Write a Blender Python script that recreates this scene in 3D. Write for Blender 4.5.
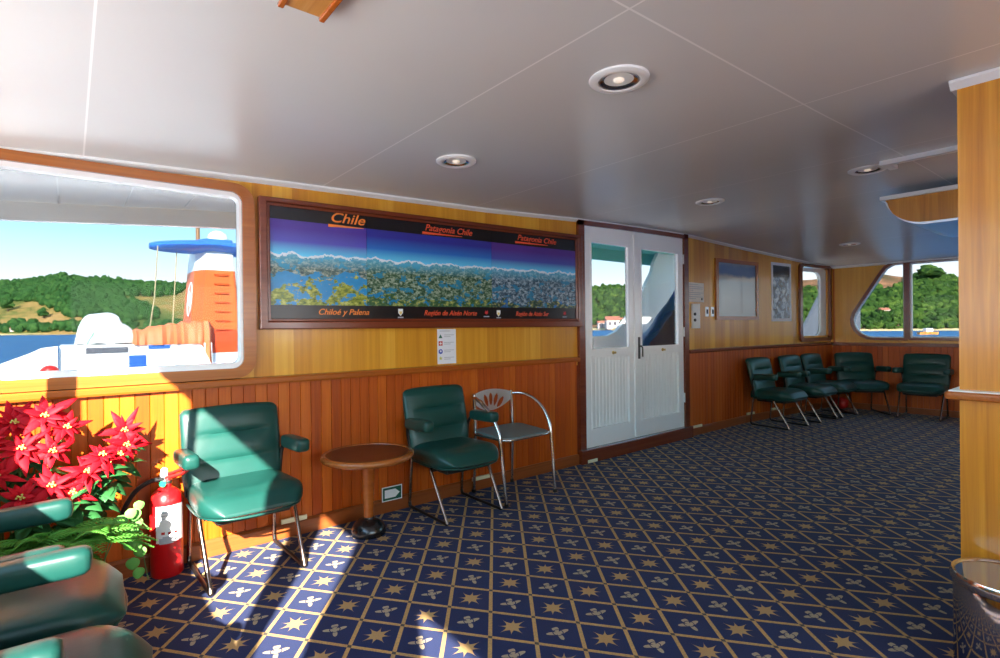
import bpy, bmesh, math, random
from mathutils import Vector, Matrix
from math import pi, sin, cos, radians as R_

# ------------------------------------------------------------------ clear
for o in list(bpy.data.objects): bpy.data.objects.remove(o)
sc = bpy.context.scene
COL = sc.collection
random.seed(7)

# ------------------------------------------------------------------ camera, world, sun, exposure
cam = bpy.data.objects.new('camera', bpy.data.cameras.new('camera'))
COL.objects.link(cam)
cam.data.sensor_width = 36.0
cam.data.lens = 531.87 / 1000 * 36
cam.data.clip_end = 6000
cam.data.clip_start = 0.02
ROWS = ((0.777, -0.629, -0.0112), (-0.0107, 0.005, -1.0), (0.629, 0.777, -0.0032))
r_ = Vector(ROWS[0]).normalized(); f_ = Vector(ROWS[2]); f_ = (f_ - r_ * f_.dot(r_)).normalized()
u_ = r_.cross(f_)
mw = Matrix((r_, u_, -f_)).transposed().to_4x4()
mw.translation = (0, 0, 1.2)
cam.matrix_world = mw
sc.camera = cam

sc.view_settings.view_transform = 'Standard'
sc.view_settings.look = 'None'
sc.view_settings.gamma = 1.0
sc.view_settings.use_curve_mapping = False
sc.view_settings.exposure = 0.6

world = bpy.data.worlds.new('sky'); sc.world = world
world.use_nodes = True
wt = world.node_tree; wt.nodes.clear()
wo = wt.nodes.new('ShaderNodeOutputWorld'); wb = wt.nodes.new('ShaderNodeBackground')
wg = wt.nodes.new('ShaderNodeTexCoord'); ws = wt.nodes.new('ShaderNodeSeparateXYZ'); wr = wt.nodes.new('ShaderNodeValToRGB')
wt.links.new(wg.outputs['Generated'], ws.inputs[0]); wt.links.new(ws.outputs['Z'], wr.inputs[0])
els = wr.color_ramp.elements
els[0].position = 0.0; els[0].color = (1.0, 1.0, 1.0, 1)
els[1].position = 1.0; els[1].color = (0.42, 0.60, 0.88, 1)
for p, c in ((0.07, (0.92, 0.99, 1.0)), (0.15, (0.50, 0.88, 1.0)), (0.24, (0.28, 0.72, 1.0)), (0.45, (0.40, 0.68, 0.98))):
    e = els.new(p); e.color = (*c, 1)
wt.links.new(wr.outputs[0], wb.inputs[0]); wb.inputs[1].default_value = 3.9
wt.links.new(wb.outputs[0], wo.inputs[0])

SUN_DIR = Vector((sin(R_(27.5)) * cos(R_(27.3)), cos(R_(27.5)) * cos(R_(27.3)), -sin(R_(27.3))))
sun = bpy.data.objects.new('sun', bpy.data.lights.new('sun', 'SUN')); COL.objects.link(sun)
sun.data.energy = 25.0; sun.data.angle = R_(0.6); sun.data.color = (1.0, 0.95, 0.86)
sun.rotation_euler = SUN_DIR.to_track_quat('-Z', 'Y').to_euler()

def area(name, loc, direction, sx, sy, power, color=(1, 1, 1)):
    l = bpy.data.lights.new(name, 'AREA'); l.shape = 'RECTANGLE'; l.size = sx; l.size_y = sy; l.energy = power; l.color = color
    o = bpy.data.objects.new(name, l); COL.objects.link(o); o.location = loc
    o.rotation_euler = Vector(direction).to_track_quat('-Z', 'Y').to_euler()
    return o
# added area lamps outside the openings, standing in for deck and sky light
area('fill_aft', (-1.3, 0.6, 1.0), (1, 0.1, 0.25), 4.6, 1.0, 34, (1.0, 0.94, 0.85))
area('fill_starboard', (1.8, -3.35, 1.4), (0.1, 1, 0.28), 3.6, 0.95, 42, (1.0, 0.96, 0.91))
area('fill_side_deck', (1.0, 4.25, 0.15), (0, 0.05, 1), 7.0, 1.6, 85, (1.0, 0.98, 0.95))  # added lamp aimed upward to brighten the overhang
area('fill_side_deck', (6.6, 4.25, 0.15), (0, 0.05, 1), 4.0, 1.3, 120, (1.0, 0.98, 0.95))  # second added lamp, brightens the overhead and bulwark outside the door

# ------------------------------------------------------------------ node helper
class G:
    def __init__(s, name):
        s.m = bpy.data.materials.new(name); s.m.use_nodes = True
        s.t = s.m.node_tree; s.t.nodes.clear()
        s.out = s.t.nodes.new('ShaderNodeOutputMaterial')
        s.b = s.t.nodes.new('ShaderNodeBsdfPrincipled')
        s.t.links.new(s.b.outputs[0], s.out.inputs[0])
    def n(s, t): return s.t.nodes.new(t)
    def put(s, sock, v):
        if v is None: return
        if isinstance(v, bpy.types.NodeSocket): s.t.links.new(v, sock)
        elif isinstance(v, (tuple, list)) and len(v) == 3 and sock.type == 'RGBA': sock.default_value = (*v, 1)
        else: sock.default_value = v
    def pos(s): return s.n('ShaderNodeNewGeometry').outputs['Position']
    def obj(s): return s.n('ShaderNodeTexCoord').outputs['Object']
    def xyz(s, v):
        k = s.n('ShaderNodeSeparateXYZ'); s.put(k.inputs[0], v); return k.outputs[0], k.outputs[1], k.outputs[2]
    def vec(s, x=0.0, y=0.0, z=0.0):
        k = s.n('ShaderNodeCombineXYZ')
        for i, v in enumerate((x, y, z)): s.put(k.inputs[i], v)
        return k.outputs[0]
    def ma(s, op, a, b=None, c=None):
        k = s.n('ShaderNodeMath'); k.operation = op
        for i, v in enumerate((a, b, c)): s.put(k.inputs[i], v)
        return k.outputs[0]
    def mul(s, v, w):
        k = s.n('ShaderNodeVectorMath'); k.operation = 'MULTIPLY'; s.put(k.inputs[0], v); k.inputs[1].default_value = w; return k.outputs[0]
    def mix(s, f, a, b, mode='MIX'):
        k = s.n('ShaderNodeMix'); k.data_type = 'RGBA'; k.blend_type = mode
        s.put(k.inputs[0], f); s.put(k.inputs[6], a); s.put(k.inputs[7], b); return k.outputs[2]
    def noise(s, v, scale=5, detail=3, rough=0.5, dist=0.0):
        k = s.n('ShaderNodeTexNoise'); s.put(k.inputs['Vector'], v); k.inputs['Scale'].default_value = scale
        k.inputs['Detail'].default_value = detail; k.inputs['Roughness'].default_value = rough; k.inputs['Distortion'].default_value = dist
        return k.outputs[0]
    def white(s, w):
        k = s.n('ShaderNodeTexWhiteNoise'); k.noise_dimensions = '1D'; s.put(k.inputs['W'], w); return k.outputs[0]
    def ramp(s, f, *stops):
        k = s.n('ShaderNodeValToRGB'); s.put(k.inputs[0], f); e = k.color_ramp.elements
        e[0].position = stops[0][0]; e[0].color = (*stops[0][1], 1); e[1].position = stops[-1][0]; e[1].color = (*stops[-1][1], 1)
        for p, c in stops[1:-1]: q = e.new(p); q.color = (*c, 1)
        return k.outputs[0]
    def bump(s, h, strength=0.2, dist=0.01):
        k = s.n('ShaderNodeBump'); k.inputs['Strength'].default_value = strength; k.inputs['Distance'].default_value = dist
        s.put(k.inputs['Height'], h); s.put(s.b.inputs['Normal'], k.outputs[0])
    def fin(s, col=None, rough=0.5, metal=0.0, coat=0.0, spec=0.5):
        s.put(s.b.inputs['Base Color'], col); s.put(s.b.inputs['Roughness'], rough); s.put(s.b.inputs['Metallic'], metal)
        s.put(s.b.inputs['Coat Weight'], coat); s.b.inputs['Coat Roughness'].default_value = 0.12
        s.put(s.b.inputs['Specular IOR Level'], spec)
        return s.m

def plain(name, col, rough=0.5, metal=0.0, coat=0.0, spec=0.5, var=0.06, scale=12):
    g = G(name); nz = g.noise(g.obj(), scale, 3)
    c = g.mix(nz, tuple(x * (1 - var) for x in col), tuple(min(1, x * (1 + var)) for x in col))
    return g.fin(c, rough, metal, coat, spec)

def wood(name, c1, c2, c3, axis='z', rough=0.3, coat=0.3, band=0.0, grain=28):
    g = G(name); p = g.pos()
    sc_ = {'z': (grain, grain, 1.1), 'x': (1.1, grain, grain), 'y': (grain, 1.1, grain)}[axis]
    n1 = g.noise(g.mul(p, sc_), 1.0, 5, 0.6, 0.4)
    n2 = g.noise(g.mul(p, tuple(v * 0.22 for v in sc_)), 1.0, 2, 0.5)
    k = g.ma('ADD', g.ma('MULTIPLY', n1, 0.6), g.ma('MULTIPLY', n2, 0.4))
    if band:
        x, y, z = g.xyz(p)
        w = g.white(g.ma('FLOOR', g.ma('DIVIDE', g.ma('ADD', x, g.ma('MULTIPLY', y, 0.37)), band)))
        k = g.ma('ADD', g.ma('MULTIPLY', k, 0.72), g.ma('MULTIPLY', w, 0.28))
    c = g.ramp(k, (0.28, c1), (0.5, c2), (0.72, c3))
    return g.fin(c, rough, 0, coat, 0.4)

def planks(name, pitch, cols, axis=0, groove=0.004):
    g = G(name); p = g.pos(); c3 = g.xyz(p); x = c3[axis]
    t = g.ma('DIVIDE', x, pitch); idx = g.ma('FLOOR', t); fr = g.ma('FRACT', t)
    w = g.white(idx)
    n1 = g.noise(g.mul(p, (70, 70, 2.0)), 1.0, 5, 0.6, 0.5)
    k = g.ma('ADD', g.ma('MULTIPLY', w, 0.36), g.ma('ADD', 0.02, g.ma('MULTIPLY', n1, 0.62)))
    c = g.ramp(k, (0.15, cols[0]), (0.5, cols[1]), (0.85, cols[2]))
    return g.fin(c, 0.38, 0, 0.15, 0.35)

MAT = {}
MAT['veneer'] = wood('golden_veneer', (0.50, 0.185, 0.012), (0.66, 0.30, 0.024), (0.80, 0.43, 0.055), 'z', 0.28, 0.35, 0.11, 40)
MAT['column'] = wood('honey_veneer', (0.38, 0.12, 0.006), (0.60, 0.24, 0.016), (0.82, 0.42, 0.05), 'z', 0.35, 0.3, 0, 34)
MAT['plank'] = planks('red_brown_planks', 0.062, ((0.27, 0.034, 0.002), (0.47, 0.080, 0.003), (0.64, 0.155, 0.010)))
MAT['plank_front'] = planks('red_brown_planks_front', 0.062, ((0.27, 0.034, 0.002), (0.47, 0.080, 0.003), (0.64, 0.155, 0.010)), 1)
MAT['rail'] = wood('varnished_rail', (0.28, 0.06, 0.007), (0.38, 0.09, 0.010), (0.46, 0.125, 0.018), 'x', 0.25, 0.5, 0, 60)
MAT['mahogany'] = wood('mahogany', (0.13, 0.022, 0.008), (0.17, 0.032, 0.011), (0.22, 0.05, 0.016), 'x', 0.25, 0.5, 0, 60)
MAT['base'] = wood('baseboard_wood', (0.22, 0.05, 0.01), (0.28, 0.07, 0.014), (0.34, 0.09, 0.02), 'x', 0.35, 0.2, 0, 60)
MAT['trimwood'] = wood('window_wood', (0.26, 0.065, 0.012), (0.36, 0.105, 0.018), (0.45, 0.15, 0.03), 'x', 0.22, 0.6, 0, 60)
MAT['beam'] = wood('pine_board', (0.40, 0.16, 0.03), (0.52, 0.24, 0.06), (0.62, 0.33, 0.12), 'y', 0.4, 0.2, 0, 90)
MAT['white'] = plain('white_paint', (0.80, 0.80, 0.80), 0.32, 0, 0.2, 0.5, 0.02)
MAT['leaf_white'] = plain('door_white_paint', (0.94, 0.94, 0.94), 0.3, 0, 0.2, 0.5, 0.02)
MAT['plastic'] = plain('white_plastic', (0.85, 0.85, 0.83), 0.4, 0, 0, 0.5, 0.02)
MAT['glow_strip'] = plain('pale_yellow_strip', (0.80, 0.74, 0.50), 0.4, 0, 0, 0.5, 0.05)
MAT['chrome'] = plain('chrome', (0.72, 0.72, 0.72), 0.14, 1.0, 0, 0.5, 0.03)
MAT['steel'] = plain('brushed_steel', (0.60, 0.60, 0.61), 0.28, 1.0, 0, 0.5, 0.05)
MAT['bronze'] = plain('dull_bronze_tube', (0.42, 0.30, 0.24), 0.24, 1.0, 0, 0.5, 0.06)
MAT['black'] = plain('black_enamel', (0.012, 0.012, 0.013), 0.22, 0, 0.4, 0.5, 0.05)
MAT['blackmetal'] = plain('black_metal', (0.02, 0.017, 0.016), 0.35, 0.4, 0, 0.5, 0.05)
MAT['rubber'] = plain('black_rubber', (0.012, 0.012, 0.012), 0.6, 0, 0, 0.3, 0.1)
MAT['red'] = plain('red_enamel', (0.60, 0.006, 0.008), 0.28, 0, 0.5, 0.5, 0.04)
MAT['redplastic'] = plain('red_plastic', (0.55, 0.015, 0.012), 0.4)
MAT['green_tag'] = plain('green_tag', (0.02, 0.40, 0.16), 0.4)
MAT['brass'] = plain('brass', (0.62, 0.45, 0.18), 0.3, 1.0)
MAT['signgreen'] = plain('sign_green', (0.010, 0.10, 0.055), 0.4)
MAT['ink'] = plain('dark_ink', (0.05, 0.05, 0.07), 0.6)
MAT['paleink'] = plain('grey_print', (0.45, 0.46, 0.50), 0.6)
MAT['blueink'] = plain('blue_print', (0.02, 0.06, 0.45), 0.5)
MAT['orange_ink'] = plain('orange_lettering', (0.90, 0.20, 0.02), 0.5)
MAT['paper'] = plain('paper', (0.78, 0.79, 0.84), 0.5, 0, 0, 0.4, 0.03)
MAT['cream_paper'] = plain('cream_paper', (0.82, 0.76, 0.68), 0.5, 0, 0, 0.4, 0.04)
MAT['seatpad'] = plain('grey_green_seat', (0.14, 0.20, 0.20), 0.5, 0, 0, 0.5, 0.12, 60)

def leather():
    g = G('green_leather'); o = g.obj()
    n1 = g.noise(o, 7, 3); n2 = g.noise(o, 160, 2)
    c = g.mix(n1, (0.005, 0.043, 0.034), (0.008, 0.066, 0.052))
    g.bump(g.ma('ADD', g.ma('MULTIPLY', n2, 0.25), g.ma('MULTIPLY', g.noise(o, 12, 3, 0.6, 0.8), 0.8)), 0.14, 0.005)
    return g.fin(c, 0.37, 0, 0.05, 0.42)
MAT['leather'] = leather()

def ceiling_mat():
    g = G('ceiling_paint'); p = g.pos(); x, y, z = g.xyz(p)
    t = g.ma('FRACT', g.ma('ADD', g.ma('DIVIDE', g.ma('SUBTRACT', x, 0.06), 1.135), 0.5))
    d = g.ma('MULTIPLY', g.ma('ABSOLUTE', g.ma('SUBTRACT', t, 0.5)), 1.135)
    ln = g.ma('LESS_THAN', d, 0.0035)
    ly = g.ma('LESS_THAN', g.ma('ABSOLUTE', g.ma('SUBTRACT', y, 0.90)), 0.0035)
    ln = g.ma('MAXIMUM', ln, ly)
    n = g.noise(p, 1.1, 4); n2 = g.noise(g.mul(p, (3, 14, 1)), 1.5, 4)
    c = g.mix(n, (0.59, 0.595, 0.60), (0.66, 0.665, 0.67))
    c = g.mix(ln, c, (0.82, 0.82, 0.82))
    return g.fin(c, 0.27, 0, 0, 0.5)
MAT['ceiling'] = ceiling_mat()

def carpet():
    g = G('patterned_carpet'); p = g.pos(); x, y, z = g.xyz(p)
    a, b = 0.11214, -0.14492
    th = R_(-0.74)
    x0, y0 = CARPET0
    dx = g.ma('SUBTRACT', x, x0); dy = g.ma('SUBTRACT', y, y0)
    e = g.ma('DIVIDE', g.ma('ADD', g.ma('MULTIPLY', dx, cos(th)), g.ma('MULTIPLY', dy, sin(th))), a)
    h = g.ma('DIVIDE', g.ma('ADD', g.ma('MULTIPLY', dx, -sin(th)), g.ma('MULTIPLY', dy, cos(th))), b)
    i = g.ma('MULTIPLY', g.ma('ADD', e, h), 0.5); k = g.ma('MULTIPLY', g.ma('SUBTRACT', h, e), 0.5)
    def cell(v): return g.ma('FLOOR', v), g.ma('SUBTRACT', g.ma('FRACT', v), 0.5)
    fi, ci = cell(i); fk, ck = cell(k)
    line = g.ma('GREATER_THAN', g.ma('MAXIMUM', g.ma('ABSOLUTE', ci), g.ma('ABSOLUTE', ck)), 0.456)
    both = g.ma('GREATER_THAN', g.ma('MINIMUM', g.ma('ABSOLUTE', ci), g.ma('ABSOLUTE', ck)), 0.456)
    qx = g.ma('MULTIPLY', g.ma('SUBTRACT', ci, ck), a); qy = g.ma('MULTIPLY', g.ma('ADD', ci, ck), b)
    ax = g.ma('ABSOLUTE', qx); ay = g.ma('ABSOLUTE', qy)
    def ast(u, v, L):  # pointed four-armed star
        return g.ma('LESS_THAN', g.ma('ADD', g.ma('POWER', g.ma('DIVIDE', u, L), 0.50), g.ma('POWER', g.ma('DIVIDE', v, L), 0.50)), 1.0)
    s1 = ast(ax, ay, 0.068)
    r1 = g.ma('ABSOLUTE', g.ma('MULTIPLY', g.ma('ADD', qx, qy), 0.7071)); r2 = g.ma('ABSOLUTE', g.ma('MULTIPLY', g.ma('SUBTRACT', qx, qy), 0.7071))
    s2 = ast(r1, r2, 0.060)
    rr = g.ma('SQRT', g.ma('ADD', g.ma('MULTIPLY', qx, qx), g.ma('MULTIPLY', qy, qy)))
    star = g.ma('MAXIMUM', g.ma('MAXIMUM', s1, s2), g.ma('LESS_THAN', rr, 0.0125))
    ang = g.ma('ARCTAN2', qy, qx)
    pet = g.ma('ADD', 0.028, g.ma('MULTIPLY', g.ma('COSINE', g.ma('MULTIPLY', g.ma('ADD', ang, 0.35), 4.0)), 0.016))
    pet = g.ma('ADD', pet, g.ma('MULTIPLY', g.ma('COSINE', g.ma('ADD', g.ma('MULTIPLY', ang, 7.0), 0.8)), 0.007))
    ring = g.ma('GREATER_THAN', g.ma('ABSOLUTE', g.ma('SUBTRACT', rr, 0.020)), 0.002)
    flw = g.ma('MULTIPLY', g.ma('LESS_THAN', rr, pet), ring)
    par = g.ma('GREATER_THAN', g.ma('ABSOLUTE', g.ma('SUBTRACT', g.ma('MODULO', g.ma('ABSOLUTE', g.ma('ADD', fi, fk)), 2.0), PAR)), 0.5)
    nz = g.noise(p, 260, 2); nb = g.noise(p, 3, 3)
    navy = g.mix(nz, (0.009, 0.015, 0.056), (0.022, 0.034, 0.108))
    tan = g.mix(nz, (0.34, 0.20, 0.07), (0.52, 0.33, 0.14)); grey = g.mix(nz, (0.30, 0.23, 0.14), (0.46, 0.37, 0.24))
    dash = g.noise(p, 120, 1)
    linec = g.mix(g.ma('GREATER_THAN', dash, 0.52), (0.50, 0.30, 0.10), (0.38, 0.24, 0.10))
    c = g.mix(g.ma('MULTIPLY', flw, par), navy, grey)
    c = g.mix(g.ma('MULTIPLY', star, g.ma('SUBTRACT', 1.0, par)), c, tan)
    c = g.mix(line, c, linec)
    c = g.mix(both, c, (0.07, 0.06, 0.05))
    g.bump(nz, 0.25, 0.003)
    g.b.inputs['Sheen Weight'].default_value = 0.08; g.b.inputs['Sheen Roughness'].default_value = 0.4
    return g.fin(c, 0.85, 0, 0, 0.2)

def glass(name, tint=(1, 1, 1), amount=1.0):
    m = bpy.data.materials.new(name); m.use_nodes = True; t = m.node_tree; t.nodes.clear()
    o = t.nodes.new('ShaderNodeOutputMaterial'); tr = t.nodes.new('ShaderNodeBsdfTransparent'); gl = t.nodes.new('ShaderNodeBsdfGlossy')
    fr = t.nodes.new('ShaderNodeFresnel'); fr.inputs[0].default_value = 1.13; mx = t.nodes.new('ShaderNodeMixShader')
    tr.inputs[0].default_value = (*tint, 1); gl.inputs['Roughness'].default_value = 0.02
    bf = t.nodes.new('ShaderNodeNewGeometry'); k1 = t.nodes.new('ShaderNodeMath'); k1.operation = 'SUBTRACT'; k1.inputs[0].default_value = 1; t.links.new(bf.outputs['Backfacing'], k1.inputs[1])
    k2 = t.nodes.new('ShaderNodeMath'); k2.operation = 'MULTIPLY'; t.links.new(fr.outputs[0], k2.inputs[0]); t.links.new(k1.outputs[0], k2.inputs[1])
    t.links.new(k2.outputs[0], mx.inputs[0]); t.links.new(tr.outputs[0], mx.inputs[1]); t.links.new(gl.outputs[0], mx.inputs[2]); t.links.new(mx.outputs[0], o.inputs[0])
    return m
MAT['glass'] = glass('window_glass'); MAT['dimming'] = glass('dimming_window_glass', (.44, .445, .45))  # second glass has a tint added to dim the bright view outside

# ------------------------------------------------------------------ mesh helpers
class MB:
    def __init__(s): s.v = []; s.f = []
    def add(s, vs, fs):
        n = len(s.v); s.v += [tuple(v) for v in vs]; s.f += [tuple(i + n for i in f) for f in fs]; return s
    def box(s, x0, x1, y0, y1, z0, z1, M=None):
        vs = [Vector((x, y, z)) for x in (x0, x1) for y in (y0, y1) for z in (z0, z1)]
        if M: vs = [M @ v for v in vs]
        return s.add(vs, [(0, 1, 3, 2), (4, 6, 7, 5), (0, 4, 5, 1), (2, 3, 7, 6), (0, 2, 6, 4), (1, 5, 7, 3)])
    def prism(s, poly, fn, d0, d1):
        """poly 2d outline, fn(u,v,d)->xyz, extruded from d0 to d1"""
        n = len(poly); vs = [fn(u, v, d0) for u, v in poly] + [fn(u, v, d1) for u, v in poly]
        fs = [tuple(range(n - 1, -1, -1)), tuple(range(n, 2 * n))] + [(i, (i + 1) % n, n + (i + 1) % n, n + i) for i in range(n)]
        return s.add(vs, fs)
    def loft(s, secs, cap=True, closed=True):
        n = len(secs[0]); vs = [p for q in secs for p in q]; fs = []
        for a in range(len(secs) - 1):
            for i in range(n if closed else n - 1):
                j = (i + 1) % n; fs.append((a * n + i, a * n + j, (a + 1) * n + j, (a + 1) * n + i))
        if cap: fs += [tuple(range(n - 1, -1, -1)), tuple(range((len(secs) - 1) * n, len(secs) * n))]
        return s.add(vs, fs)
    def lathe(s, prof, n=32, o=(0, 0, 0), ax=None):
        secs = []
        for r, z in prof:
            secs.append([(o[0] + r * cos(2 * pi * i / n), o[1] + r * sin(2 * pi * i / n), o[2] + z) for i in range(n)])
        return s.loft(secs)
    def tube(s, pts, rad, n=10, ry=None):
        pts = [Vector(p) for p in pts]; secs = []; up = None
        for i, p in enumerate(pts):
            t = ((pts[i + 1] - p) if i == 0 else (p - pts[i - 1]) if i == len(pts) - 1 else (pts[i + 1] - p).normalized() + (p - pts[i - 1]).normalized()).normalized()
            if up is None:
                up = t.orthogonal().normalized()
            up = (up - t * up.dot(t)).normalized(); w = t.cross(up)
            rr = rad[i] if isinstance(rad, (list, tuple)) else rad
            secs.append([p + up * rr * cos(2 * pi * k / n) + w * (ry or rr) * sin(2 * pi * k / n) for k in range(n)])
        return s.loft(secs)
    def ball(s, c, r, nu=14, nv=8, sq=(1, 1, 1)):
        secs = []
        for j in range(nv + 1):
            a = -pi / 2 + pi * j / nv; a = max(-pi / 2 + .05, min(pi / 2 - .05, a))
            secs.append([(c[0] + r * sq[0] * cos(a) * cos(2 * pi * i / nu), c[1] + r * sq[1] * cos(a) * sin(2 * pi * i / nu), c[2] + r * sq[2] * sin(a)) for i in range(nu)])
        return s.loft(secs)
    def build(s, name, mat, parent=None, smooth=False, bevel=0.0, seg=2):
        me = bpy.data.meshes.new(name); me.from_pydata(s.v, [], s.f)
        bm = bmesh.new(); bm.from_mesh(me)
        bmesh.ops.recalc_face_normals(bm, faces=bm.faces)
        if bevel:
            es = [e for e in bm.edges if len(e.link_faces) == 2 and e.calc_face_angle(0) > 0.6]
            bmesh.ops.bevel(bm, geom=es, offset=bevel, segments=seg, affect='EDGES', profile=0.5)
        for f in bm.faces: f.smooth = smooth
        bm.to_mesh(me); bm.free()
        if smooth:
            try: me.set_sharp_from_angle(angle=R_(50))
            except Exception: pass
        me.materials.append(MAT[mat] if isinstance(mat, str) else mat)
        o = bpy.data.objects.new(name, me); COL.objects.link(o)
        if parent: o.parent = parent
        return o

def sup(n, a, b, e=4.0):
    """superellipse outline"""
    out = []
    for i in range(n):
        t = 2 * pi * i / n; c, s_ = cos(t), sin(t)
        out.append((a * math.copysign(abs(c) ** (2 / e), c), b * math.copysign(abs(s_) ** (2 / e), s_)))
    return out
def rrect(x0, x1, z0, z1, r, n=8):
    out = []
    for cx, cz, a0 in ((x1 - r, z1 - r, 0), (x0 + r, z1 - r, 90), (x0 + r, z0 + r, 180), (x1 - r, z0 + r, 270)):
        for i in range(n + 1):
            a = R_(a0 + 90 * i / n); out.append((cx + r * cos(a), cz + r * sin(a)))
    return out
def ring_frame(mb, outer, inner, fn, d0, d1):
    """frame between two outlines of equal count; fn(u,v,d)->xyz"""
    secs = []
    n = len(outer)
    for i in range(n):
        (a, b), (c, d) = outer[i], inner[i]
        secs.append([fn(a, b, d0), fn(c, d, d0), fn(c, d, d1), fn(a, b, d1)])
    secs.append(secs[0])
    return mb.loft(secs, cap=False)
def fillet(pts, r, n=6):
    pts = [Vector(p) for p in pts]; out = [pts[0]]
    for i in range(1, len(pts) - 1):
        a, b, c = pts[i - 1], pts[i], pts[i + 1]
        u = (a - b).normalized(); v = (c - b).normalized()
        d = min(r, (a - b).length * .45, (c - b).length * .45)
        p0, p1 = b + u * d, b + v * d
        for k in range(n + 1):
            t = k / n; out.append(p0 * (1 - t) ** 2 + b * 2 * t * (1 - t) + p1 * t ** 2)
    out.append(pts[-1]); return out

def tag(o, label=None, cat=None, group=None, kind=None):
    if label: o['label'] = label
    if cat: o['category'] = cat
    if group: o['group'] = group
    if kind: o['kind'] = kind
    return o
def thing(name, label, cat, loc=(0, 0, 0), rz=0.0, group=None):
    o = bpy.data.objects.new(name, None); COL.objects.link(o); o.empty_display_size = 0.1
    o.location = loc; o.rotation_euler = (0, 0, rz)
    return tag(o, label, cat, group)
def struct(o, label=None): return tag(o, label=label, kind='structure')
def copy_tree(o, parent=None):
    c = o.copy(); COL.objects.link(c)
    if parent: c.parent = parent
    for ch in list(o.children): copy_tree(ch, c)
    return c
def interp(tab, x):
    if x <= tab[0][0]: return tab[0][1]
    for (a, p), (b, q) in zip(tab, tab[1:]):
        if x <= b: return p + (q - p) * (x - a) / (b - a)
    return tab[-1][1]
def text(body, size, mat, parent, M, shear=0.25, xs=1.0, name='lettering', extrude=0.0008):
    cu = bpy.data.curves.new('t', 'FONT'); cu.body = body; cu.size = size; cu.shear = shear; cu.extrude = extrude
    cu.align_x = 'CENTER'; cu.align_y = 'CENTER'; cu.offset = 0.0012 * size / 0.1
    t = bpy.data.objects.new('t', cu); COL.objects.link(t)
    bpy.context.view_layer.update()
    me = bpy.data.meshes.new_from_object(t.evaluated_get(bpy.context.evaluated_depsgraph_get()))
    bpy.data.objects.remove(t); me.transform(Matrix.Diagonal((xs, 1, 1, 1))); me.transform(M)
    me.materials.clear(); me.materials.append(MAT[mat])
    o = bpy.data.objects.new(name, me); COL.objects.link(o)
    if parent: o.parent = parent
    return o

# ------------------------------------------------------------------ the room shell
CARPET0 = (1.7104, 2.2054); PAR = 1.0
YW = 3.186
WALLT = ((-2, YW), (6.4, YW), (8.75, 2.966))
def wy(x): return interp(WALLT, x)
CEIL = ((-1, 1.99), (-.2, 2.012), (.1, 2.028), (.77, 2.052), (1.5, 2.072), (2.5, 2.097), (3.5, 2.142), (4.2, 2.162), (5.2, 2.176), (6.4, 2.14), (7.6, 2.075), (8.75, 2.012))
def cz(x): return interp(CEIL, x)
XF, KF = 8.60, 0.045
def fx(y): return XF + (2.95 - y) * KF
XA = -0.45                                   # aft bulkhead

MAT['carpet'] = carpet()
mb = MB(); mb.box(-0.6, 8.9, -3.3, 3.3, -0.06, 0); struct(mb.build('floor', 'carpet'))
# ceiling: curved fore and aft, as decks are
mb = MB(); secs = []
xs_ = [-0.55 + i * (9.4) / 60 for i in range(61)]
for x in xs_: secs.append([(x, -3.25, cz(x)), (x, 3.25, cz(x)), (x, 3.25, cz(x) + .05), (x, -3.25, cz(x) + .05)])
mb.loft(secs); struct(mb.build('ceiling', 'ceiling', smooth=True))

def strip_cells(mb, us, vs, hole, fn, d0, d1):
    for a in range(len(us) - 1):
        for b in range(len(vs) - 1):
            u, v = (us[a] + us[a + 1]) / 2, (vs[b] + vs[b + 1]) / 2
            if any(h[0] < u < h[1] and h[2] < v < h[3] for h in hole): continue
            p = [(us[a], vs[b]), (us[a + 1], vs[b]), (us[a + 1], vs[b + 1]), (us[a], vs[b + 1])]
            mb.prism(p, fn, d0, d1)
LW = lambda u, v, d: (u, wy(u) + d, v)         # left wall: d outward
FW = lambda u, v, d: (fx(u) + d, u, v)         # front wall: u = y
W1 = (-0.30, 0.76, 0.985, 1.975)                # big left window opening
DO = (3.50, 5.11, 0.10, 2.10)                  # door opening
W2 = (7.78, 8.50, 1.03, 1.995)                 # small window
mb = MB()
strip_cells(mb, [-0.55, W1[0], W1[1], DO[0], DO[1], 6.4, W2[0], W2[1], 8.66], [0.86, W1[2], W2[2], 1.3, 1.96, W1[3], W2[3], DO[3], 2.25], [W1, DO, W2], LW, 0, 0.07)
wl = struct(mb.build('wall_left', 'veneer'))
# beadboard dado on the left wall: planks with v grooves
def dado(mb, u0, u1, z0, z1, fn, pitch=0.062, g=0.003):
    n0 = math.floor(u0 / pitch); u = u0
    k = n0
    while k * pitch < u1 - 1e-6:
        a = max(u0, k * pitch); b = min(u1, (k + 1) * pitch); k += 1
        if b - a < 2.5 * g: continue
        vs = []
        for z in (z0, z1):
            vs += [fn(a, z, 0.0), fn(a + g, z, -0.005), fn(b - g, z, -0.005), fn(b, z, 0.0), fn(b, z, 0.05), fn(a, z, 0.05)]
        mb.add(vs, [(0, 1, 7, 6), (1, 2, 8, 7), (2, 3, 9, 8), (3, 4, 10, 9), (4, 5, 11, 10), (5, 0, 6, 11), (0, 5, 4, 3, 2, 1), (6, 7, 8, 9, 10, 11)])
mb = MB(); dado(mb, XA, 3.43, 0.0, 0.90, LW); dado(mb, 5.18, 8.62, 0.0, 0.90, LW)
struct(mb.build('trim_1', 'plank'), 'red-brown beadboard panelling on the lower left wall')
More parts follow.
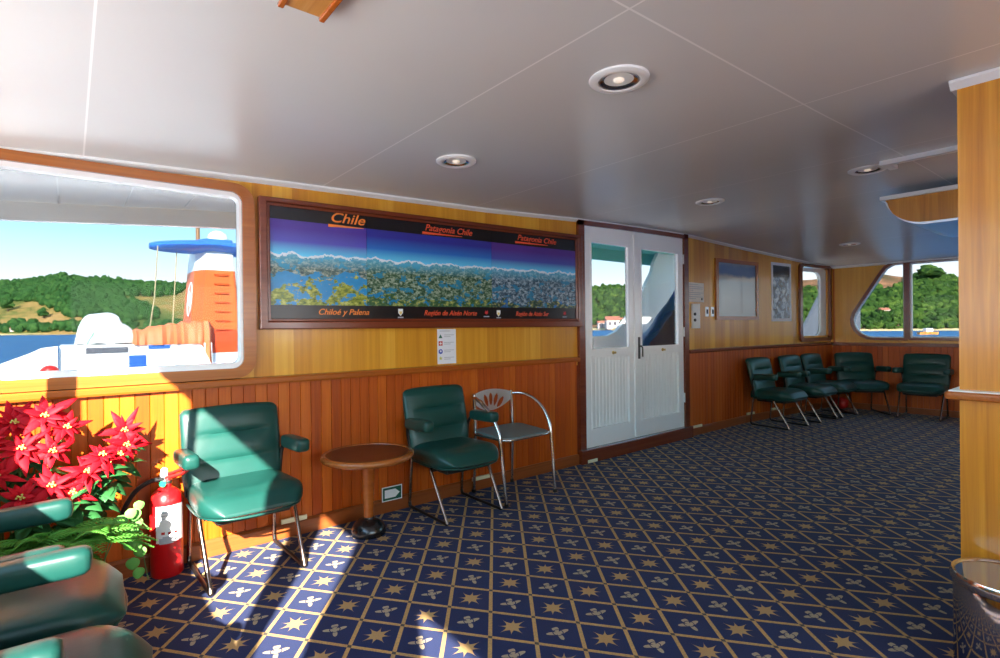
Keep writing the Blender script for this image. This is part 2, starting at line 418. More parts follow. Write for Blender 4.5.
# dado ledge
prof = [(-0.035, 0.895), (-0.040, 0.905), (-0.040, 0.925), (-0.034, 0.933), (0.0, 0.937), (0.0, 0.895)]
def sweep_left(mb, x0, x1, prof, n=30):
    xs = sorted(set([x0, x1] + [x0 + (x1 - x0) * i / n for i in range(n + 1)] + ([6.4] if x0 < 6.4 < x1 else [])))
    mb.loft([[(x, wy(x) + d, z) for d, z in prof] for x in xs])
mb = MB(); sweep_left(mb, XA, 3.44, prof, 4); struct(mb.build('trim_2', 'rail'), 'wooden ledge along the left wall below the big window')
mb = MB(); sweep_left(mb, 5.17, 8.6, prof, 4); struct(mb.build('trim_3', 'mahogany'), 'wooden ledge on the left wall beyond the white door')
bprof = [(-0.024, 0.0), (-0.024, 0.075), (-0.014, 0.088), (0, 0.088), (0, 0)]
mb = MB(); sweep_left(mb, XA, 8.6, bprof, 8); struct(mb.build('baseboard_left', 'base'))
mb = MB(); mb.box(8.60, 8.70, 2.93, 3.10, 0, 2.0); struct(mb.build('trim_14', 'plank'), 'corner post between left and front walls')
# crown strip
mb = MB(); xs = [XA + (8.6 - XA) * i / 50 for i in range(51)]
mb.loft([[(x, wy(x) - .028, cz(x)), (x, wy(x) - .028, cz(x) - .012), (x, wy(x), cz(x) - .028), (x, wy(x), cz(x))] for x in xs])
struct(mb.build('trim_4', 'white'), 'white strip where the left wall meets the ceiling')

# front wall with two window openings
mb = MB()
strip_cells(mb, [3.1, 2.82, 2.08, 0.75, 0.2, -1.6, -3.2], [0.86, 0.995, 1.99, 2.2], [(2.08, 2.82, 0.995, 1.99), (0.75, 2.08, 0.995, 1.99), (-1.6, 0.2, 0.995, 1.99)], FW, 0.0, 0.07)
struct(mb.build('wall_front', 'veneer'))
# filler giving the first front window its slanting left side and rounded corners
TR = [(2.235, 1.985), (2.18, 1.99), (2.115, 1.99), (2.115, 1.0), (2.45, 1.0), (2.53, 1.012), (2.60, 1.05), (2.66, 1.11), (2.69, 1.18), (2.70, 1.26), (2.675, 1.34), (2.63, 1.42), (2.36, 1.87), (2.31, 1.94)]
mb = MB()
mb.prism([(2.85, 2.0), (2.28, 2.0), (2.32, 1.965), (2.38, 1.885), (2.65, 1.435), (2.70, 1.34), (2.73, 1.26), (2.85, 1.26)], FW, 0.002, 0.066)
mb.prism([(2.85, 1.26), (2.73, 1.26), (2.715, 1.17), (2.68, 1.09), (2.62, 1.03), (2.54, 0.985), (2.85, 0.985)], FW, 0.002, 0.066)
struct(mb.build('trim_5', 'veneer'), 'veneer around the slanted side of the front window')
def offs(poly, d):
    n = len(poly); out = []
    for i in range(n):
        a, b, c = Vector(poly[i - 1]), Vector(poly[i]), Vector(poly[(i + 1) % n])
        n1 = Vector(((b - a).y, -(b - a).x)).normalized(); n2 = Vector(((c - b).y, -(c - b).x)).normalized()
        m = (n1 + n2)
        m = m / max(0.4, m.length_squared) * 2 if m.length > 1e-4 else n1
        out.append(tuple(b + m * d))
    return out
TRs = TR if sum(TR[i - 1][0] * TR[i][1] - TR[i][0] * TR[i - 1][1] for i in range(len(TR))) > 0 else TR[::-1]
w3 = bpy.data.objects.new('window_3', None); COL.objects.link(w3); struct(w3)
mb = MB(); ring_frame(mb, offs(TRs, 0.036), TRs, FW, -0.022, 0.05); mb.build('window_frame', 'mahogany', w3, smooth=True)
mb = MB(); ring_frame(mb, offs(TRs, 0.0), offs(TRs, -0.012), FW, 0.0, 0.05); mb.build('inner_frame', 'white', w3)
mb = MB(); mb.prism(offs(TRs, 0.005), FW, 0.036, 0.040); mb.build('window_glass', 'dimming', w3)
w4 = bpy.data.objects.new('window_4', None); COL.objects.link(w4); struct(w4)
q = rrect(0.72, 2.052, 1.0, 1.99, 0.02)
mb = MB(); ring_frame(mb, offs(q, 0.034), q, FW, -0.022, 0.05); mb.build('window_frame', 'mahogany', w4)
mb = MB(); ring_frame(mb, q, offs(q, -0.018), FW, 0.0, 0.045); mb.build('inner_frame', 'white', w4)
mb = MB(); mb.prism(q, FW, 0.036, 0.040); mb.build('window_glass', 'dimming', w4)
mb = MB(); dado(mb, -3.2, 2.955, 0.0, 0.90, FW); struct(mb.build('trim_6', 'plank_front'), 'red-brown beadboard panelling under the front windows')
mb = MB(); mb.loft([[(fx(y) - .03, y, .885), (fx(y) - .03, y, .93), (fx(y), y, .93), (fx(y), y, .885)] for y in (2.955, -3.2)])
struct(mb.build('trim_7', 'mahogany'), 'dark wooden ledge below the front windows')
mb = MB(); mb.loft([[(fx(y) - .024, y, 0), (fx(y) - .024, y, .08), (fx(y), y, .08), (fx(y), y, 0)] for y in (2.93, -3.2)])
struct(mb.build('baseboard_front', 'base'))
mb = MB(); mb.loft([[(fx(y) - .03, y, 2.03), (fx(y) - .03, y, 2.0), (fx(y), y, 1.99), (fx(y), y, 2.03)] for y in (2.95, -3.2)])
struct(mb.build('trim_8', 'white'), 'white strip where the front wall meets the ceiling')

# aft bulkhead (behind the camera) with its row of windows, and the starboard wall
AW = lambda u, v, d: (XA - d, u, v)
holes = [(2.40, 3.1, 1.0, 1.91), (1.33, 2.27, 1.0, 1.91), (0.395, 1.31, 1.0, 1.985), (-0.50, 0.27, 1.0, 1.985), (-1.9, -1.05, 1.0, 1.80), (-2.9, -2.1, 1.0, 1.9)]
mb = MB()
mb.prism([(.29, .99), (.29, 1.99), (.03, 1.99), (.14, 1.45), (.25, 1.15), (.275, .99)], AW, 0.0, 0.015)
mb.prism([(-.52, .99), (-.52, 1.99), (-.45, 1.99), (-.43, 1.90), (-.40, 1.80), (-.17, 1.29), (-.11, .99)], AW, 0.0, 0.015)
struct(mb.build('trim_13', 'veneer'), 'slanted sides of an aft window behind the viewer')
us = sorted([-3.25, 3.25] + [h[0] for h in holes] + [h[1] for h in holes])
mb = MB(); strip_cells(mb, us, [0, 1.0, 1.80, 1.9, 1.91, 1.985, 2.2], holes, AW, 0.0, 0.02); struct(mb.build('wall_back', 'veneer'))
for i, h in enumerate(holes):
    w = bpy.data.objects.new('window_%d' % (5 + i), None); COL.objects.link(w); struct(w)
    q = rrect(h[0], h[1], h[2], h[3], 0.03)
    mb = MB(); ring_frame(mb, offs(q, 0.012), offs(q, -0.006), AW, -0.012, 0.022); mb.build('window_frame', 'trimwood', w)
    mb = MB(); mb.prism(q, AW, 0.010, 0.014); mb.build('window_glass', 'glass', w)
RW_ = lambda u, v, d: (u, -YW - d, v)
holes = [(0.0, 2.2, 1.0, 1.95), (2.6, 4.2, 1.0, 1.95)]
us = sorted([-0.5, 8.9] + [h[0] for h in holes] + [h[1] for h in holes])
mb = MB(); strip_cells(mb, us, [0, 1.0, 1.95, 2.25], holes, RW_, 0.0, 0.06); struct(mb.build('wall_right', 'veneer'))
for i, h in enumerate(holes):
    w = bpy.data.objects.new('window_%d' % (11 + i), None); COL.objects.link(w); struct(w)
    q = rrect(h[0], h[1], h[2], h[3], 0.1)
    mb = MB(); ring_frame(mb, offs(q, 0.04), offs(q, -0.02), RW_, -0.02, 0.06); mb.build('window_frame', 'trimwood', w)
    mb = MB(); mb.prism(q, RW_, 0.03, 0.034); mb.build('window_glass', 'glass', w)

# big left window
w1 = bpy.data.objects.new('window_1', None); COL.objects.link(w1); struct(w1)
def rr2(x0, x1, z0, z1, r): return rrect(x0, x1, z0, z1, r, 8)
mb = MB(); ring_frame(mb, rr2(-0.335, 0.808, 0.938, 2.002, 0.105), rr2(-0.27, 0.744, 0.993, 1.954, 0.055), LW, -0.032, 0.03)
mb.build('window_frame', 'trimwood', w1, smooth=True)
mb = MB(); ring_frame(mb, rr2(-0.275, 0.748, 0.989, 1.958, 0.058), rr2(-0.247, 0.731, 1.020, 1.930, 0.035), LW, -0.012, 0.06)
mb.build('inner_frame', 'white', w1, smooth=True)
mb = MB(); mb.prism(rr2(-0.255, 0.738, 1.01, 1.94, 0.04), LW, 0.046, 0.050); mb.build('window_glass', 'dimming', w1)
# small left window near the front corner
w2 = bpy.data.objects.new('window_2', None); COL.objects.link(w2); struct(w2)
mb = MB(); ring_frame(mb, rr2(7.70, 8.57, 0.955, 2.025, 0.06), rr2(7.76, 8.52, 1.005, 1.985, 0.045), LW, -0.03, 0.05); mb.build('window_frame', 'mahogany', w2, smooth=True)
o2 = [(u, v) for u, v in rr2(7.77, 8.51, 1.015, 1.98, 0.05)]
i2 = [(u, v) for u, v in rr2(7.80, 8.36, 1.03, 1.93, 0.13)]
mb = MB(); ring_frame(mb, o2, i2, LW, 0.02, 0.062); mb.build('inner_frame', 'white', w2, smooth=True)
mb = MB(); mb.prism(rr2(7.79, 8.38, 1.02, 1.95, 0.12), LW, 0.046, 0.050); mb.build('window_glass', 'dimming', w2)

# double white door
d1 = bpy.data.objects.new('door_1', None); COL.objects.link(d1); struct(d1)
def door_frame():
    mb = MB(); mb.box(3.445, 3.52, YW - .03, YW + .07, 0, 2.13); mb.box(5.085, 5.165, YW - .03, YW + .07, 0, 2.17)
    secs = [[(x, YW - .03, cz(x) - .055), (x, YW + .07, cz(x) - .055), (x, YW + .07, cz(x) - .012), (x, YW - .03, cz(x) - .012)] for x in (3.445, 4.0, 4.6, 5.165)]
    mb.loft(secs); mb.box(4.2, 4.3, YW + .034, YW + .05, .12, 2.1); mb.build('door_frame', 'mahogany', d1)
    mb = MB(); mb.box(3.43, 5.18, YW - .06, YW + .07, 0, 0.12); mb.build('door_sill', 'mahogany', d1, bevel=0.006)
door_frame()
def leaf_mesh(x0, x1, name):
    DW = lambda u, v, d: (u, YW - 0.012 + d, v)
    mb = MB(); zt0, zt1 = cz(x0) - .05, cz(x1) - .05
    gl = (x0 + .085, x1 - .085, 0.985, 1.965); pn = (x0 + .09, x1 - .10, 0.275, 0.925)
    us = [x0, gl[0], gl[1], x1]
    for a, b, c, d in ((x0, gl[0], .122, None), (gl[1], x1, .122, None), (gl[0], gl[1], .122, .27), (gl[0], gl[1], .93, .985), (gl[0], gl[1], 1.965, None)):
        za = (zt0 + (zt1 - zt0) * (a - x0) / (x1 - x0)) if d is None else d; zb = (zt0 + (zt1 - zt0) * (b - x0) / (x1 - x0)) if d is None else d
        mb.prism([(a, c), (b, c), (b, zb), (a, za)], DW, 0, 0.045)
    lf = mb.build(name, 'leaf_white', d1)
    mb = MB(); dado(mb, gl[0], gl[1], 0.27, 0.93, lambda u, v, d: (u, YW + 0.020 + d * 1.6, v), 0.048, 0.007); mb.build('beadboard_panel', 'leaf_white', lf)
    mb = MB()
    for q, e in ((rrect(gl[0], gl[1], gl[2], gl[3], .006, 1), .014), (rrect(gl[0], gl[1], .27, .93, .006, 1), .014)):
        ring_frame(mb, q, offs(q, -e), DW, -0.006, 0.02)
    mb.build('moulding', 'leaf_white', lf)
    mb = MB(); mb.prism([(gl[0], gl[2]), (gl[1], gl[2]), (gl[1], gl[3]), (gl[0], gl[3])], DW, 0.022, 0.026); mb.build('window_glass', 'dimming', lf)
    mb = MB(); xm = (x0 + x1) / 2
    mb.lathe([(0.016, 0), (0.016, .008), (.008, .012), (.008, .02), (.012, .03), (.004, .034)], 14)
    k = mb.build('door_knob', 'brass', lf, smooth=True); k.matrix_local = Matrix.Translation((xm + .03, YW - .012, 0.955)) @ Matrix.Rotation(pi / 2, 4, 'X')
    return lf
l1 = leaf_mesh(3.525, 4.245, 'door_leaf'); l2 = leaf_mesh(4.255, 5.08, 'door_leaf')
mb = MB(); mb.box(4.225, 4.275, YW - .028, YW - .010, 0.14, 2.075); mb.build('meeting_stile', 'leaf_white', l1, bevel=0.004)
mb = MB(); mb.box(4.285, 4.31, YW - .026, YW - .013, 0.88, 1.09); mb.box(4.288, 4.307, YW - .05, YW - .026, 0.995, 1.01)
mb.tube(fillet([(4.297, YW - .05, 1.0), (4.297, YW - .062, .99), (4.297, YW - .062, .90)], .01), .007, 8)
mb.build('lock_handle', 'blackmetal', l2)
mb = MB()
for z in (0.38, 1.08, 1.85):
    mb.box(5.072, 5.10, YW - .026, YW - .012, z, z + .10)
mb.build('hinge', 'white', l2)
mb = MB()
for z in (0.38, 1.08, 1.85): mb.box(3.508, 3.535, YW - .026, YW - .012, z, z + .10)
mb.build('hinge', 'white', l1)

# partition at the right with its ledge
mb = MB(); mb.box(2.58, 3.2, -1.2, 0.465, 0, 2.09); wp = struct(mb.build('wall_partition', 'column'))
mb = MB(); xx = 2.55
mb.loft([[(2.553, y, 2.098), (2.553, y, 2.088), (2.58, y, 2.066), (2.58, y, 2.098)] for y in (-1.2, 0.484)]); mb.box(2.58, 3.22, .465, .484, 2.07, 2.098)
struct(mb.build('trim_9', 'white'), 'white strip at the top of the honey wood partition')
mb = MB(); mb.box(2.515, 3.1, -1.2, 0.50, 0.915, 0.945); struct(mb.build('trim_10', 'trimwood', bevel=0.011, seg=3), 'rounded wooden ledge round the honey wood partition')
mb = MB(); mb.box(2.53, 3.09, -1.2, 0.488, 0.945, 0.949); struct(mb.build('trim_11', 'white'), 'white top of the partition ledge')

# wood canopy with a curved corner hanging from the ceiling
cn = thing('canopy', 'curved wooden canopy hanging from the ceiling behind the partition', 'canopy', (4.6, 0.6, 0))
pl = [(1.235, 2.11)] + [(0.99 + 0.245 * cos(R_(a)), 2.11 - 0.215 * sin(R_(a))) for a in range(8, 91, 8)] + [(0.2, 1.895), (0.2, 2.11)]
CF = lambda u, v, d: (d, u - .6, v)
mb = MB(); mb.prism(pl, CF, 0, 0.9); mb.build('fascia', 'column', cn)
lo = [p for p in pl[1:-1]]
mb = MB(); secs = []
for u, v in lo: secs.append([CF(u, v, -.012), CF(u - .012 if v > 1.9 else u, v - .016, -.012), CF(u - .012 if v > 1.9 else u, v - .016, .92), CF(u, v, .92)])
mb.loft(secs); mb.build('edge_band', 'steel', cn)
mb = MB(); mb.box(-.03, 0.93, -.4, .66, 2.085, 2.112); mb.build('top_strip', 'white', cn)
mb = MB(); mb.box(3.70, 3.74, 0.2, 1.02, 2.12, 2.156); mb.box(3.74, 3.9, 0.98, 1.02, 2.13, 2.158)
struct(mb.build('trim_12', 'white'), 'white batten across the ceiling above the canopy')

# pine board on the ceiling near the camera
hb = thing('ceiling_board', 'short varnished pine board fixed to the ceiling above the big window', 'board', (0.475, .885, 0))
mb = MB(); mb.box(-.055, .055, -.5, .5, cz(.5) - .022, cz(.5)); mb.build('board', 'beam', hb, bevel=.004)
mb = MB()
for x in (-.06, .045): mb.box(x, x + .015, -.505, .505, cz(.5) - .03, cz(.5) - .018)
mb.build('edge_moulding', 'rail', hb, bevel=.003)

# recessed downlights
def downlight(x, y, label):
    z = cz(x) + .002
    t = thing('ceiling_downlight', label, 'ceiling light', (x, y, z - .0), 0, 'ceiling downlights')
    mb = MB(); mb.lathe([(0.068, -.002), (0.105, -.002), (0.104, -.010), (0.092, -.017), (0.074, -.015), (0.068, -.006)], 40); mb.v = mb.v; mb.build('rim', 'white', t, smooth=True)
    mb = MB(); mb.lathe([(0.069, -.004), (0.069, -.013), (0.064, -.010), (0.064, -.004)], 40); mb.build('inner_ring', 'steel', t, smooth=True)
    mb = MB(); mb.lathe([(0.001, -.003), (0.03, -.0035), (0.052, -.006), (0.065, -.011), (0.066, -.002)], 32); mb.build('reflector', 'chrome', t, smooth=True)
    mb = MB(); mb.ball((0, 0, -.008), .020, 14, 8, (1, 1, .5)); mb.build('bulb', 'lampglass', t, smooth=True)
    return t
g = G('lamp_bulb'); g.b.inputs['Emission Color'].default_value = (1, .82, .6, 1); g.b.inputs['Emission Strength'].default_value = 0.25
MAT['lampglass'] = g.fin((.8, .75, .7), .1)
downlight(1.515, 1.19, 'nearest and largest ceiling downlight, at the top of the photo')
downlight(1.58, 2.30, 'ceiling downlight above the right half of the first poster panels')
downlight(3.84, 2.16, 'ceiling downlight in front of the white double door')
downlight(3.84, 1.12, 'ceiling downlight glinting blue beside the curved canopy')
downlight(6.95, 2.21, 'farthest small ceiling downlight near the front windows')

# ------------------------------------------------------------------ green leather chairs
def leg_tube(pts, r): 
    mb = MB(); mb.tube(pts, r, 10); return mb
def make_chair(label, group):
    t = thing('leather_chair', label, 'chair', (0, 0, 0), 0, group)
    # seat cushion, lofted front to rear; chair faces -y
    secs = []; N = 32
    ys = [-.262, -.2605, -.257, -.250, -.240, -.226, -.21, -.19, -.165, -.14, -.11, -.08, 0, .08, .15, .20, .215]
    for y in ys:
        e = max(0.0, (y + .262) / .20); k = min(1, e)
        w = .160 + .083 * (1 - (1 - min(1, (y + .262) / .155)) ** 2.4) if y < -.06 else .243 - .018 * max(0, (y + .06) / .27)
        top = .362 + .092 * (1 - (1 - min(1, (y + .262) / .15)) ** 2.3) - .004 * max(0, (y + .1) / .31)
        bot = .345 - .045 * (1 - (1 - min(1, (y + .262) / .16)) ** 2)
        if y > .19: top -= .01
        h = max(.006, (top - bot) / 2); c = (top + bot) / 2
        se = []
        for a, b in sup(N, w, h, 3.2):
            dip = -.012 * max(0, 1 - (a / w) ** 2) if b > 0 and -.2 < y < .2 else 0
            se.append((a, y, c + b + dip))
        secs.append(se)
    mb = MB(); mb.loft(secs); seat = mb.build('seat', 'leather', t, smooth=True)
    pip = [(x, y, z) for x, y, z in [(-.236, .12, .335), (-.238, -.06, .337), (-.225, -.16, .338), (-.19, -.225, .336), (-.12, -.257, .333), (0, -.267, .331), (.12, -.257, .333), (.19, -.225, .336), (.225, -.16, .338), (.238, -.06, .337), (.236, .12, .335)]]
    mb = MB(); mb.tube(fillet(pip, .04, 3), .006, 8); mb.build('piping', 'leather', seat, smooth=True)
    mb = MB(); mb.box(-.17, .17, -.17, .17, .288, .312); mb.build('seat_pan', 'blackmetal', seat, bevel=.008)
    # backrest, lofted upward with pulled seams
    secs = []
    zs = [.372, .378, .39, .42, .46, .500, .516, .524, .532, .55, .59, .63, .650, .658, .666, .69, .73, .765, .782, .79]
    for z in zs:
        q = (z - .37) / .42
        yc = .165 + .075 * q + .02 * q * q
        w = .232 + .012 * min(1, q * 2)
        th = .036
        if z > .76: k = (z - .76) / .032; th *= math.sqrt(max(.03, 1 - k * k)); w -= .03 * k * k
        if z < .40: k = (.40 - z) / .03; th *= math.sqrt(max(.1, 1 - k * k)); w -= .015 * k * k
        seam = sum(.014 * math.exp(-((z - s) / .010) ** 2) for s in (.524, .658))
        se = []
        for a, b in sup(N, w, th, 3.4):
            s_ = seam * max(0, 1 - (abs(a) / (w * .80)) ** 4) if b < 0 else 0
            bulge = -.010 * max(0, 1 - (a / w) ** 2) if b < 0 else 0
            se.append((a, yc + b + s_ + bulge, z + (.010 * max(0, 1 - (a / w) ** 2) if z > .7 else 0)))
        secs.append(se)
    mb = MB(); mb.loft(secs); mb.build('backrest', 'leather', t, smooth=True)
    for s in (-1, 1):
        # padded arm: rounded bar
        secs = []
        for y, kx in ((-.128, .3), (-.124, .75), (-.112, .95), (-.09, 1), (.02, 1), (.10, .98), (.135, .9), (.142, .4)):
            secs.append([(s * .258 + a, y, .592 - .010 * (y + .128) / .27 + b) for a, b in sup(20, .036 * kx, .036 * kx, 3.6)])
        mb = MB(); mb.loft(secs); arm = mb.build('armrest', 'leather', t, smooth=True)
        mb = MB(); mb.tube(fillet([(s * .258, .04, .585), (s * .258, .14, .58), (s * .245, .185, .53), (s * .225, .17, .36)], .05), .011, 8); mb.build('arm_bracket', 'blackmetal', arm, smooth=True)
        # sled legs
        mb = leg_tube(fillet([(s * .16, -.04, .318), (s * .222, -.055, .322), (s * .212, -.236, .014)], .03), .0105); mb.build('leg', 'bronze', t, smooth=True)
        mb = leg_tube(fillet([(s * .212, -.222, .035), (s * .212, -.236, .0105), (s * .212, .215, .0105), (s * .212, .222, .04)], .03), .0105); mb.build('runner', 'blackmetal', t, smooth=True)
        mb = leg_tube([(s * .212, .224, .03), (s * .208, .188, .37)], .0105); mb.build('leg', 'bronze', t, smooth=True)
    mb = leg_tube([(-.20, -.06, .302), (.20, -.06, .302)], .009); mb.build('cross_bar', 'blackmetal', t, smooth=True)
    return t
GR = 'green leather armchairs round the saloon'
chair0 = make_chair('green leather armchair half in sunlight between fire extinguisher and round table', GR)
chair0.location = (0.685, 2.925, 0); chair0.rotation_euler.z = R_(2)
def place(x, y, face, label, name=None):
    c = copy_tree(chair0); c.location = (x, y, 0); c.rotation_euler.z = face; c['label'] = label
    return c
place(1.972, 2.935, R_(0), 'green leather armchair in shade right of the round wooden table')
place(-0.133, 2.12, R_(88), 'green leather armchair in front of the poinsettias, cut off by the left edge')
place(-0.114, 1.564, R_(83.7), 'green leather armchair in the bottom left corner, nearest to the viewer')
place(6.52, 2.825, R_(-5), 'dark green armchair beyond the door, first of the row along the left wall')
place(7.25, 2.765, R_(-5), 'dark green armchair second in the row along the left wall beyond the door')
place(7.83, 2.725, R_(-5), 'dark green armchair third in the row, under the small side window')
place(8.28, 2.49, R_(-47), 'dark green armchair turned diagonally in the far front corner')
place(8.375, 1.87, R_(-88), 'dark green armchair standing alone under the front windows facing the viewer')

# ------------------------------------------------------------------ chrome chair with fan back
cc = thing('chrome_chair', 'chrome tube chair with fan-cut metal back and grey-green seat', 'chair', (2.48, 2.945, 0), R_(3))
BW = .185
for s in (-1, 1):
    mb = leg_tube([(s * .19, .205, .012), (s * .185, .185, .44), (s * BW, .195, .715)], .0115); mb.build('rear_leg', 'chrome', cc, smooth=True)
    arc = [(s * .19, .222, .698)] + [(s * (.19 + .075 * sin(R_(a) * .9)), .222 - .30 * (1 - cos(R_(a))) - .06 * sin(R_(a)), .698 - .20 * (1 - cos(R_(a * 1.0))) + .012 * sin(R_(2 * a))) for a in range(8, 81, 8)] 
    arc = [(s * .19, .192, .690), (s * .215, .15, .696), (s * .236, .10, .690), (s * .248, .03, .668), (s * .253, -.04, .628), (s * .253, -.10, .570), (s * .252, -.135, .510), (s * .250, -.152, .45), (s * .246, -.175, .25), (s * .240, -.200, .012)]
    mb = leg_tube(fillet(arc, .04, 3), .0120); mb.build('arm_and_front_leg', 'chrome', cc, smooth=True)
    for y, xx in ((-.200, .240), (.205, .19)):
        mb = MB(); mb.lathe([(.0145, 0), (.0155, .01), (.0145, .022)], 14, (s * xx, y, 0)); mb.build('rubber_foot', 'rubber', cc, smooth=True)
q = rrect(-.225, .225, -.19, .18, .07)
mb = MB(); mb.prism(q, lambda u, v, d: (u, v, d + .015 * (v > .1)), .433, .448); mb.build('seat', 'seatpad', cc, bevel=.004)
mb = MB(); mb.tube([(u * 1.01, v * 1.01, .434) for u, v in q] + [(q[0][0] * 1.01, q[0][1] * 1.01, .434)], .0095, 8); mb.build('seat_rim', 'chrome', cc, smooth=True)
# fan back: curved plate with petal slots
MAT['satin'] = plain('satin_metal', (.78, .78, .78), .32, .55, 0, .5, .03)
def fan_back():
    bm = bmesh.new(); nu, nv = 96, 44; idx = {}
    def P(u, v):
        a = u * 1.0; w = BW * 1.02
        x = w * u; y = .198 + .024 * (1 - u * u)
        top = .735 - .030 * u * u; botm = .575 + .075 * u * u
        return Vector((x, y + .006 * v, botm + (top - botm) * v))
    for i in range(nu + 1):
        for j in range(nv + 1): idx[i, j] = bm.verts.new(P(-1 + 2 * i / nu, j / nv))
    for i in range(nu):
        for j in range(nv):
            u, v = -1 + 2 * (i + .5) / nu, (j + .5) / nv
            p = P(u, v); dx, dz = p.x, p.z - .515
            r = math.hypot(dx, dz); ang = math.degrees(math.atan2(dx, dz)); hole = False
            for k, c in enumerate((-57, -38, -19, 0, 19, 38, 57)):
                t = (r - .098) / .095
                if abs(c) > 50: t = (r - .120) / .062
                if 0 < t < 1:
                    wd = 6.6 * math.sin(pi * t ** .8) ** .6
                    if abs(ang - c) < wd and .06 < v < .93 and abs(u) < .94: hole = True
            if not hole: bm.faces.new((idx[i, j], idx[i + 1, j], idx[i + 1, j + 1], idx[i, j + 1]))
    for v in [v for v in bm.verts if not v.link_faces]: bm.verts.remove(v)
    ex = bmesh.ops.solidify(bm, geom=list(bm.faces), thickness=.004)
    for f in bm.faces: f.smooth = True
    me = bpy.data.meshes.new('fan_back'); bm.to_mesh(me); bm.free(); me.materials.append(MAT['satin'])
    try: me.set_sharp_from_angle(angle=R_(40))
    except Exception: pass
    o = bpy.data.objects.new('fan_back', me); COL.objects.link(o); o.parent = cc
fan_back()

# ------------------------------------------------------------------ round table
MAT['tabletop'] = wood('dark_tabletop', (.06, .012, .005), (.085, .018, .007), (.11, .028, .01), 'x', .35, .2, 0, 60)
tb = thing('round_table', 'small low round wooden table on a black domed foot', 'table', (1.352, 2.915, 0))
mb = MB(); mb.lathe([(.001, .440), (.23, .440), (.255, .446), (.264, .457), (.262, .468), (.252, .474), (.236, .472), (.001, .472)], 56); mb.build('tabletop', 'tabletop', tb, smooth=True)
mb = MB(); mb.lathe([(.236, .470), (.238, .4755), (.254, .477), (.266, .468), (.268, .456), (.258, .443), (.236, .439)], 56); mb.build('rim', 'trimwood', tb, smooth=True)
mb = MB(); mb.lathe([(.026, .07), (.028, .12), (.034, .28), (.040, .40), (.058, .442)], 28); mb.build('column', 'rail', tb, smooth=True)
mb = MB(); mb.lathe([(.098, 0), (.101, .012), (.098, .035), (.085, .062), (.060, .082), (.032, .092), (.030, .10)], 36); mb.build('domed_foot', 'black', tb, smooth=True)

# ------------------------------------------------------------------ fire extinguisher
ex = thing('fire_extinguisher', 'red fire extinguisher with white label standing on the carpet by the plants', 'fire extinguisher', (0.364, 3.09, 0), R_(15))
mb = MB(); mb.lathe([(.065, 0), (.070, .006), (.071, .012), (.071, .355), (.067, .385), (.055, .408), (.036, .424), (.024, .430), (.024, .445)], 40); mb.build('cylinder', 'red', ex, smooth=True)
secs = []
for i in range(15):
    a = R_(-90 - 52 + 104 * i / 14 - 8); secs.append([(.0712 * cos(a), .0712 * sin(a), z) for z in (.175, .352)] + [(.0720 * cos(a), .0720 * sin(a), z) for z in (.352, .175)])
mb = MB(); mb.loft(secs); lb = mb.build('label', 'plastic', ex, smooth=True)
def arcpatch(a0, a1, z0, z1, r=.0724, n=6):
    mb = MB(); secs = []
    for i in range(n + 1):
        a = R_(a0 + (a1 - a0) * i / n); secs.append([(r * cos(a), r * sin(a), z0), (r * cos(a), r * sin(a), z1), ((r + .0004) * cos(a), (r + .0004) * sin(a), z1), ((r + .0004) * cos(a), (r + .0004) * sin(a), z0)])
    return mb.loft(secs)
for a0, a1, z0, z1, m_ in ((-130, -118, .216, .228, 'redplastic'), (-108, -98, .214, .226, 'redplastic'), (-86, -76, .214, .226, 'redplastic'), (-138, -88, .170, .198, 'paleink'), (-126, -104, .198, .206, 'paleink'),
                           (-135, -70, .318, .322, 'paleink'), (-135, -80, .304, .308, 'paleink'), (-135, -74, .290, .294, 'paleink')):
    arcpatch(a0, a1, z0, z1).build('print_mark', m_, lb)
mb = MB(); mb.lathe([(.020, .440), (.026, .446), (.026, .462), (.018, .468), (.018, .482), (.012, .486)], 20); v_ = mb.build('valve', 'steel', ex, smooth=True)
mb = MB(); mb.lathe([(.016, .482), (.018, .492), (.014, .520), (.006, .526)], 16, (-.008, 0, 0)); mb.build('pin_cap', 'plastic', v_, smooth=True)
mb = MB(); mb.lathe([(.014, 0), (.014, .012)], 16); k = mb.build('safety_tag', 'green_tag', v_); k.matrix_local = Matrix.Translation((-.03, -.028, .455)) @ Matrix.Rotation(pi / 2, 4, 'X')
mb = MB(); mb.tube(fillet([(-.01, -.01, .476), (.05, -.02, .480), (.125, -.03, .500)], .03), .008, 8, .013); mb.tube(fillet([(.0, -.01, .490), (.06, -.018, .503), (.13, -.03, .528)], .03), .007, 8, .012)
mb.build('handle', 'redplastic', ex, smooth=True)
mb = MB(); mb.tube(fillet([(-.012, 0, .470), (-.06, .01, .474), (-.12, .03, .440), (-.165, .05, .36), (-.185, .06, .25)], .06), .011, 10); mb.build('hose', 'rubber', ex, smooth=True)

